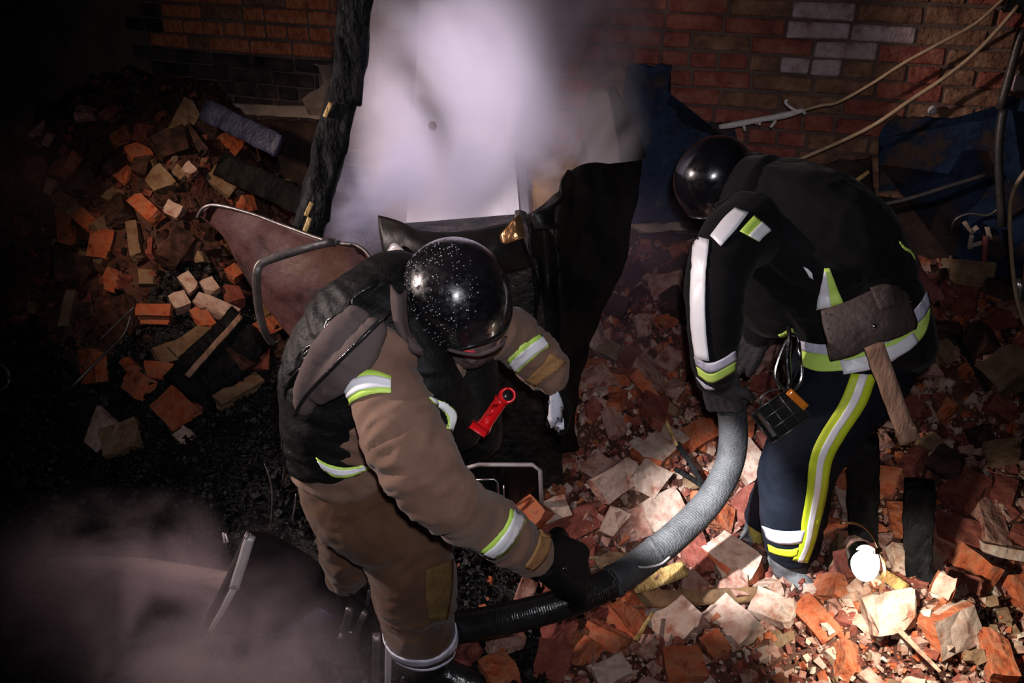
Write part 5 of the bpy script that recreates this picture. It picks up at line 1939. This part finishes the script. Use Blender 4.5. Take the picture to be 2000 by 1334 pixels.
seg2 = [(pe, l1), (l1, n1), (n1, q1), (l2, n2), (n2, q2)]
tr2, t2b = garment('trousers', [
    loft([(P(1685, 620, 2.85), .17, .13), (P(1690, 670, 2.86), .175, .14), (P(1670, 730, 2.87), .17, .145), (P(1640, 790, 2.88), .14, .13)]),
    loft([(P(1665, 700, 2.86), .16, .14), (P(1620, 800, 2.86), .145, .13), (P(1568, 890, 2.87), .126, .115), (P(1550, 970, 2.95), .112, .10), (P(1545, 1040, 3.05), .098, .09), (P(1543, 1070, 3.10), .088, .08)]),
    loft([(P(1630, 700, 3.0), .13, .13), (P(1570, 860, 3.08), .10, .10), (P(1520, 960, 3.22), .085, .085), (P(1488, 1015, 3.33), .07, .07)]),
], 'navy_cloth', F2, seg2, .009, 2, .009, 15, 7, 51)
twotone(t2b, tr2, [(1662, 730), (1640, 785), (1600, 850), (1582, 895), (1575, 960), (1566, 1015), (1562, 1060), (1548, 1092)],
        [(1712, 732), (1690, 790), (1648, 855), (1624, 900), (1614, 960), (1603, 1010), (1590, 1060), (1576, 1098)], (.34, .64), 6, 7, 'reflective_lime')
ribbon('reflective_band', t2b, [(1490, 1026), (1515, 1034), (1545, 1036), (1572, 1034)], [(1500, 1052), (1520, 1060), (1545, 1062), (1566, 1058)], 'reflective_worn', tr2, 5, .006, .003, 5)
ribbon('reflective_band', t2b, [(1502, 1062), (1520, 1070), (1545, 1072), (1560, 1068)], [(1504, 1076), (1520, 1082), (1545, 1086), (1556, 1082)], 'reflective_lime', tr2, 5, .006, .003, 5)

seg2j = [(pe, wa), (wa, ch), (ch, ups), (s1, u1), (u1, e1), (e1, w1), (s2, e2), (e2, w2)]
ja2, j2b = garment('jacket', [
    loft([(P(1688, 700, 2.86), .205, .165), (P(1690, 670, 2.86), .212, .168), (P(1690, 640, 2.86), .205, .165), (P(1665, 580, 2.85), .20, .165), (P(1610, 500, 2.85), .20, .165), (P(1550, 440, 2.86), .20, .165), (P(1490, 400, 2.89), .17, .145), (P(1450, 378, 2.92), .10, .10)]),
    loft([(P(1470, 440, 2.80), .12, .12), (P(1425, 480, 2.72), .105, .10), (P(1402, 545, 2.68), .088, .085), (P(1396, 620, 2.66), .078, .075), (P(1397, 690, 2.70), .068, .065), (P(1400, 742, 2.76), .060, .058)]),
    loft([(P(1500, 470, 2.90), .13, .12), (P(1505, 560, 2.94), .13, .11), (P(1520, 630, 2.96), .085, .09)]),
    loft([(P(1480, 560, 2.98), .09, .09), (P(1490, 620, 3.03), .065, .065), (P(1478, 658, 3.06), .055, .055)]),
], 'black_cloth', F2, seg2j, .009, 2, .0085, 20, 7, 61)
# pack / cape humped over the back
pk, pkb = garment('back_cover', [
    loft([(P(1478, 345, 2.90), .07, .10), (P(1550, 392, 2.84), .13, .17), (P(1620, 450, 2.82), .165, .19), (P(1690, 500, 2.83), .145, .17), (P(1748, 525, 2.86), .08, .12)]),
    loft([(P(1500, 380, 2.84), .10, .12), (P(1590, 490, 2.80), .14, .14), (P(1680, 550, 2.82), .10, .13)]),
], 'black_cloth', F2, [(P(1478, 345, 2.9), P(1748, 525, 2.86))], .009, 3, .011, 12, 7, 63)
# helmet and hood
he2, _ = make_helmet(F2, gc + gu * .01, gf, gu, 'helmet_shell_wet', .126, .142, .138, -.40, .42)
V, F = merge(ellipsoid(gc - gu * .01, (gf.cross(gu) * .088, gf * .100, gu * .11)),
             ellipsoid(gc + gf * .035 - gu * .055, (gf.cross(gu) * .070, gf * .078, gu * .080)),
             loft([(gc - gu * .06, .09, .09), (ne, .11, .10), (P(1490, 385, 2.86), .14, .13)]))
A, Fo = remesh(V, F, .007, 2)
A = wrinkle(A, Fo, [(gc, ne)], .006, 22, 12, 2)
hdb = BVHTree.FromPolygons([tuple(v) for v in A], Fo)
hd = mobj('hood', A.tolist(), Fo, 'black_cloth', F2)
# neck cape falling from the helmet
V, F = sheet([[(1445, 300, 2.86), (1465, 330, 2.82), (1440, 372, 2.78), (1395, 400, 2.78)], [(1490, 300, 2.87), (1500, 345, 2.81), (1468, 400, 2.75), (1410, 425, 2.74)], [(1530, 320, 2.86), (1540, 380, 2.78), (1500, 430, 2.74), (1420, 450, 2.70)]], .006, 6, .012, 14)
mobj('neck_cape', V, F, 'black_cloth', he2)
ncb = BVHTree.FromPolygons([tuple(v) for v in V], F)
j2b = pkb = Multi(j2b, pkb, hdb, ncb, t2b)


# stripes of the jacket
ribbon('reflective_band', j2b, [(1358, 462), (1352, 520), (1350, 580), (1352, 640), (1360, 700)], [(1386, 470), (1380, 530), (1378, 590), (1380, 650), (1386, 704)], 'reflective_silver', ja2, 5, .006, .003, 6)
ribbon('reflective_band', j2b, [(1436, 408), (1414, 428), (1388, 462)], [(1462, 416), (1438, 448), (1408, 482)], 'reflective_silver', ja2, 5, .006, .003, 5)
twotone(pkb, ja2, [(1444, 452), (1458, 437), (1472, 422)], [(1480, 472), (1492, 460), (1504, 450)], (.45, 1.0), 5, 5) if cast(pkb, 1470, 445) else twotone(j2b, ja2, [(1444, 452), (1458, 437), (1472, 422)], [(1480, 472), (1492, 460), (1504, 450)], (.45, 1.0), 5, 5)
ribbon('reflective_band', j2b, [(1358, 696), (1384, 708), (1410, 700), (1434, 684)], [(1362, 712), (1386, 726), (1412, 716), (1436, 702)], 'reflective_worn', ja2, 5, .006, .003, 5)
ribbon('reflective_band', j2b, [(1362, 715), (1386, 729), (1412, 719), (1436, 705)], [(1366, 732), (1388, 746), (1412, 736), (1434, 722)], 'reflective_yellow', ja2, 5, .005, .003, 5)
ribbon('reflective_band', j2b, [(1362, 735), (1370, 742), (1378, 748)], [(1378, 758), (1388, 760), (1396, 758)], 'reflective_worn', ja2, 5, .006, .003, 5)
ribbon('reflective_band', pkb if cast(pkb, 1620, 580) else j2b, [(1610, 524), (1604, 560), (1596, 604)], [(1620, 524), (1632, 555), (1648, 592)], 'reflective_yellow', ja2, 5, .006, .003, 5)
ribbon('silver_stripe', pkb if cast(pkb, 1620, 580) else j2b, [(1609, 530), (1603, 562), (1596, 604)], [(1613, 530), (1618, 560), (1624, 597)], 'reflective_silver', ja2, 5, .009, .002, 4)
# belt hem: silver over yellow round the hips
jb2 = j2b
ribbon('reflective_band', jb2, [(1560, 664), (1600, 672), (1640, 670), (1690, 662), (1750, 632), (1788, 600), (1808, 566)], [(1566, 682), (1602, 692), (1645, 692), (1698, 684), (1756, 656), (1796, 626), (1814, 596)], 'reflective_worn', ja2, 6, .008, .003, 5)
ribbon('reflective_band', jb2, [(1562, 682), (1602, 692), (1645, 692), (1698, 684), (1756, 656), (1796, 626), (1814, 600)], [(1568, 716), (1600, 726), (1650, 724), (1704, 716), (1764, 688), (1800, 658), (1812, 626)], 'reflective_yellow', ja2, 6, .007, .003, 6)
ribbon('silver_stripe', jb2, [(1640, 700), (1690, 694), (1745, 672), (1780, 650)], [(1648, 732), (1704, 720), (1760, 692), (1790, 668)], 'reflective_silver', ja2, 6, .010, .003, 5)
ribbon('reflective_band', jb2, [(1520, 652), (1535, 644), (1548, 640)], [(1534, 666), (1544, 664), (1552, 656)], 'reflective_yellow', ja2, 4, .007, .003, 4)
ribbon('reflective_band', jb2, [(1524, 690), (1530, 678), (1538, 668)], [(1542, 702), (1548, 690), (1550, 680)], 'reflective_yellow', ja2, 4, .007, .003, 4)
ribbon('reflective_band', jb2, [(1570, 520), (1578, 524), (1586, 532)], [(1582, 540), (1588, 543), (1590, 545)], 'reflective_silver', ja2, 4, .007, .003, 4)
ribbon('reflective_band', jb2, [(1745, 474), (1762, 486), (1775, 502)], [(1748, 480), (1764, 494), (1777, 510)], 'reflective_yellow', ja2, 4, .02, .003, 4)
# red rag tucked at the back
V, F = sheet([[(1765, 480, 2.98), (1790, 500, 3.0), (1800, 510, 3.02)], [(1775, 520, 2.98), (1800, 530, 3.0), (1815, 540, 3.02)], [(1800, 560, 2.98), (1822, 560, 3.0), (1835, 562, 3.02)], [(1812, 590, 2.98), (1830, 588, 3.0), (1848, 585, 3.02)]], .008, 4, .01, 18)
mobj('rag', V, F, 'red_rag', F2)

# gloves
gg1, gg1b = make_hand('glove', w1 + (w1 - f1_).normalized() * .015, P(1420, 810, 2.84) - P(1399, 745, 2.77), D(-.55, .0, -.8), -1, (.5, .55, .6, .6), 'glove_grey', F2, 1.12)
tv, tf = loft([(P(1398, 728, 2.745), .050, .048), (P(1400, 752, 2.775), .044, .042)])
mobj('glove_cuff', tv, tf, 'glove_black', gg1)
gg2, _ = make_hand('glove', w2, P(1440, 712, 3.12) - P(1478, 655, 3.06), D(.1, .5, -.85), 1, (.4, .4, .4, .4), 'glove_grey', F2, 1.1)

# boots
for pts_, toe, mm in (([(P(1541, 1080, 3.12), .066, .066), (P(1540, 1108, 3.16), .062, .064)], D(.3, 0, -.9), 'boot_grey'),
                      ([(P(1494, 1000, 3.31), .058, .058), (P(1478, 1050, 3.36), .058, .062)], D(-.75, 0, -.7), 'boot_grey')):
    end = pts_[-1][0]
    g = Vector((end.x, end.y, Hs(end.x, end.y) + .03))
    if end.z < g.z + .02:
        g.z = end.z - .03
    toe.z = 0
    toe.normalize()
    V, F = merge(loft(pts_), loft([(end, .058, .058), (g + Vector((0, 0, .02)), .055, .055)]),
                 loft([(g - toe * .07 + Vector((0, 0, .03)), .048, .048), (g + Vector((0, 0, .035)), .052, .052), (g + toe * .09 + Vector((0, 0, .012)), .05, .04), (g + toe * .17, .042, .03)]))
    A, Fo = remesh(V, F, .007, 2)
    bo = mobj('boot', A.tolist(), Fo, mm, F2)
    bbv = BVHTree.FromPolygons([tuple(v) for v in A], Fo)
    sol = loft([(g - toe * .09 - Vector((0, 0, .022)), .048, .014), (g - Vector((0, 0, .022)), .052, .014), (g + toe * .17 - Vector((0, 0, .02)), .046, .014)])
    mobj('sole', sol[0], sol[1], 'rubber_black', bo)
    if toe.x < 0:
        ribbon('boot_panel', bbv, [(1462, 1020), (1468, 1050), (1480, 1078)], [(1490, 1012), (1494, 1045), (1500, 1075)], 'boot_yellow', bo, 5, .004, .003, 5)

# ================================================================== smoke


def smoke(name, c, ax, dens, scale, lo, hi, col, seed, label, stretch=(1, 1, 1), rot=0.0, fall=.9):
    V, F = ellipsoid(Vector((0, 0, 0)), (Vector((1, 0, 0)), Vector((0, 1, 0)), Vector((0, 0, 1))), 24, 14)
    me = bpy.data.meshes.new(name)
    me.from_pydata(V, [], F)
    m = bpy.data.materials.new(name + '_volume')
    m.use_nodes = True
    nt = m.node_tree
    N, L = nt.nodes, nt.links
    N.remove(N['Principled BSDF'])
    vs = N.new('ShaderNodeVolumePrincipled')
    vs.inputs['Color'].default_value = (*col, 1)
    vs.inputs['Anisotropy'].default_value = 0.0
    L.new(vs.outputs[0], N['Material Output'].inputs['Volume'])
    tc = N.new('ShaderNodeTexCoord')
    ln = N.new('ShaderNodeVectorMath')
    ln.operation = 'LENGTH'
    L.new(tc.outputs['Object'], ln.inputs[0])
    fo = N.new('ShaderNodeMapRange')
    fo.interpolation_type = 'SMOOTHSTEP'
    fo.inputs['From Min'].default_value = 1.0
    fo.inputs['From Max'].default_value = 1.0 - fall
    L.new(ln.outputs['Value'], fo.inputs['Value'])
    mp = N.new('ShaderNodeMapping')
    mp.inputs['Scale'].default_value = (scale * ax[0] * stretch[0], scale * ax[1] * stretch[1], scale * ax[2] * stretch[2])
    mp.inputs['Location'].default_value = (seed * 1.7, seed * .9, seed * 2.3)
    L.new(tc.outputs['Object'], mp.inputs['Vector'])
    nz = N.new('ShaderNodeTexNoise')
    nz.inputs['Scale'].default_value = 1
    nz.inputs['Detail'].default_value = 3.5
    nz.inputs['Roughness'].default_value = .55
    nz.inputs['Distortion'].default_value = .6
    L.new(mp.outputs[0], nz.inputs['Vector'])
    mr = N.new('ShaderNodeMapRange')
    mr.interpolation_type = 'SMOOTHSTEP'
    mr.inputs['From Min'].default_value = lo
    mr.inputs['From Max'].default_value = hi
    L.new(nz.outputs['Fac'], mr.inputs['Value'])
    mu = N.new('ShaderNodeMath')
    mu.operation = 'MULTIPLY'
    L.new(fo.outputs[0], mu.inputs[0])
    L.new(mr.outputs[0], mu.inputs[1])
    m2 = N.new('ShaderNodeMath')
    m2.operation = 'MULTIPLY'
    m2.inputs[1].default_value = dens
    L.new(mu.outputs[0], m2.inputs[0])
    L.new(m2.outputs[0], vs.inputs['Density'])
    me.materials.append(m)
    o = bpy.data.objects.new(name, me)
    C.objects.link(o)
    o.location = c
    o.rotation_euler = (0, rot, 0)
    o.scale = ax
    tag(o, label, 'smoke', kind='stuff')
    return o


LIL = (.97, .91, .99)
smoke('smoke', P(885, 190, 3.18), (.45, .23, .85), 30, 2.8, .33, .60, LIL, 1, 'thick pale smoke plume rising from the burnt appliance', (1, 1, .6), .04, .75)
smoke('smoke', P(1030, 30, 3.25), (.62, .28, .52), 11, 2.4, .36, .66, (.90, .78, .86), 4, 'thinner pinkish smoke spreading to the right at the top', (1, 1, 1), .3, .9)
smoke('smoke', P(730, 370, 3.12), (.24, .16, .42), 9, 4.0, .42, .66, (.80, .78, .98), 6, 'bluish smoke curling past the charred beam', (1, 1, .8), .3, .9)
smoke('smoke', P(1135, 285, 3.22), (.26, .16, .40), 7, 3.2, .38, .64, LIL, 8, 'smoke drifting in front of the cream board', (1, 1, 1), .2, .9)
smoke('smoke', P(1210, 560, 3.30), (.45, .30, .50), 1.1, 2.2, .3, .7, (.75, .55, .72), 9, 'faint violet haze in the middle between the firefighters')
smoke('smoke', P(230, 1160, 2.70), (.75, .35, .34), 5.0, 3.4, .40, .66, (.85, .66, .72), 12, 'low pinkish smoke drifting over the sooty floor at lower left')
smoke('smoke', P(430, 1320, 2.30), (.60, .30, .24), 4.5, 4, .40, .66, (.85, .70, .74), 17, 'low smoke at the bottom edge left of the boots')
smoke('smoke', P(40, 370, 4.0), (.40, .3, .40), 1.2, 2.4, .3, .6, (.8, .5, .4), 15, 'brownish smoke at the far left above the heap')

# ================================================================== labels that single out every loose brick
LM = [('the curled tip of the rusty sheet', 388, 420), ('the charred plank', 435, 700), ('the yellowish long block', 495, 357), ('the oblong tan brick', 124, 394),
      ('the grooved brick pair', 300, 613), ('the foot of the charred beam', 590, 440), ('the vivid flat orange brick', 320, 725),
      ('the crumpled sheet', 1170, 640), ('the far hand of the stooping firefighter', 1465, 680), ('the dark part of the hose', 1430, 850), ('the reaching glove', 1130, 800),
      ('the lit part of the hose', 1345, 1010), ('the gloved hand on the hose', 1120, 1130), ('the screen', 985, 950), ('the big orange ended block', 1435, 1090),
      ('the split plank', 1270, 1135), ('the square pale grey brick', 1318, 1210), ('the vivid orange brick at the bottom', 970, 1305), ('the pitted cream brick', 1510, 1190),
      ('the trouser hem with yellow band', 1550, 1060), ('the striped knee', 1570, 890), ('the glowing lamp', 1690, 1100), ('the torch lit block', 1745, 1190),
      ('the axe handle end', 1775, 855), ('the charred post above the lamp', 1688, 960), ('the right charred post', 1795, 1040), ('the hip band', 1790, 650),
      ('the steel pipe', 1976, 570), ('the large tan block', 1970, 715), ('the bottom right corner', 1985, 1320)]
ADJ = {'orange': 'orange', 'red': 'dark red', 'pink': 'dusty pink', 'pale': 'mortar covered', 'cream': 'cream', 'tan': 'tan', 'sooty': 'sooty', 'faced': 'orange ended'}
rankw = ['', ', second nearest', ', third nearest', ', fourth nearest', ', fifth nearest', ', sixth nearest', ', seventh nearest', ', eighth nearest']
cell = {}
for b in BR:
    o, px, py, kind, size, lab = b
    heap = 'loose bricks in the left heap' if px < 620 else 'loose bricks in the right hand rubble'
    o['group'] = heap
    if lab:
        continue
    nm, lx, ly = min(LM, key=lambda q: math.hypot(q[1] - px, (q[2] - py) * 1.1))
    dx, dy = px - lx, py - ly
    an = math.degrees(math.atan2(-dy, dx)) % 360
    dr = ['right of', 'up right of', 'above', 'up left of', 'left of', 'down left of', 'below', 'down right of'][int(((an + 22.5) % 360) // 45)]
    key = f'{ADJ[kind]} {size} {dr} {nm}'
    cell.setdefault(key, []).append((math.hypot(dx, dy), b))
for key, L_ in cell.items():
    L_.sort(key=lambda q: q[0])
    for i, (dd, b) in enumerate(L_):
        b[0]['label'] = key + rankw[min(i, 7)]
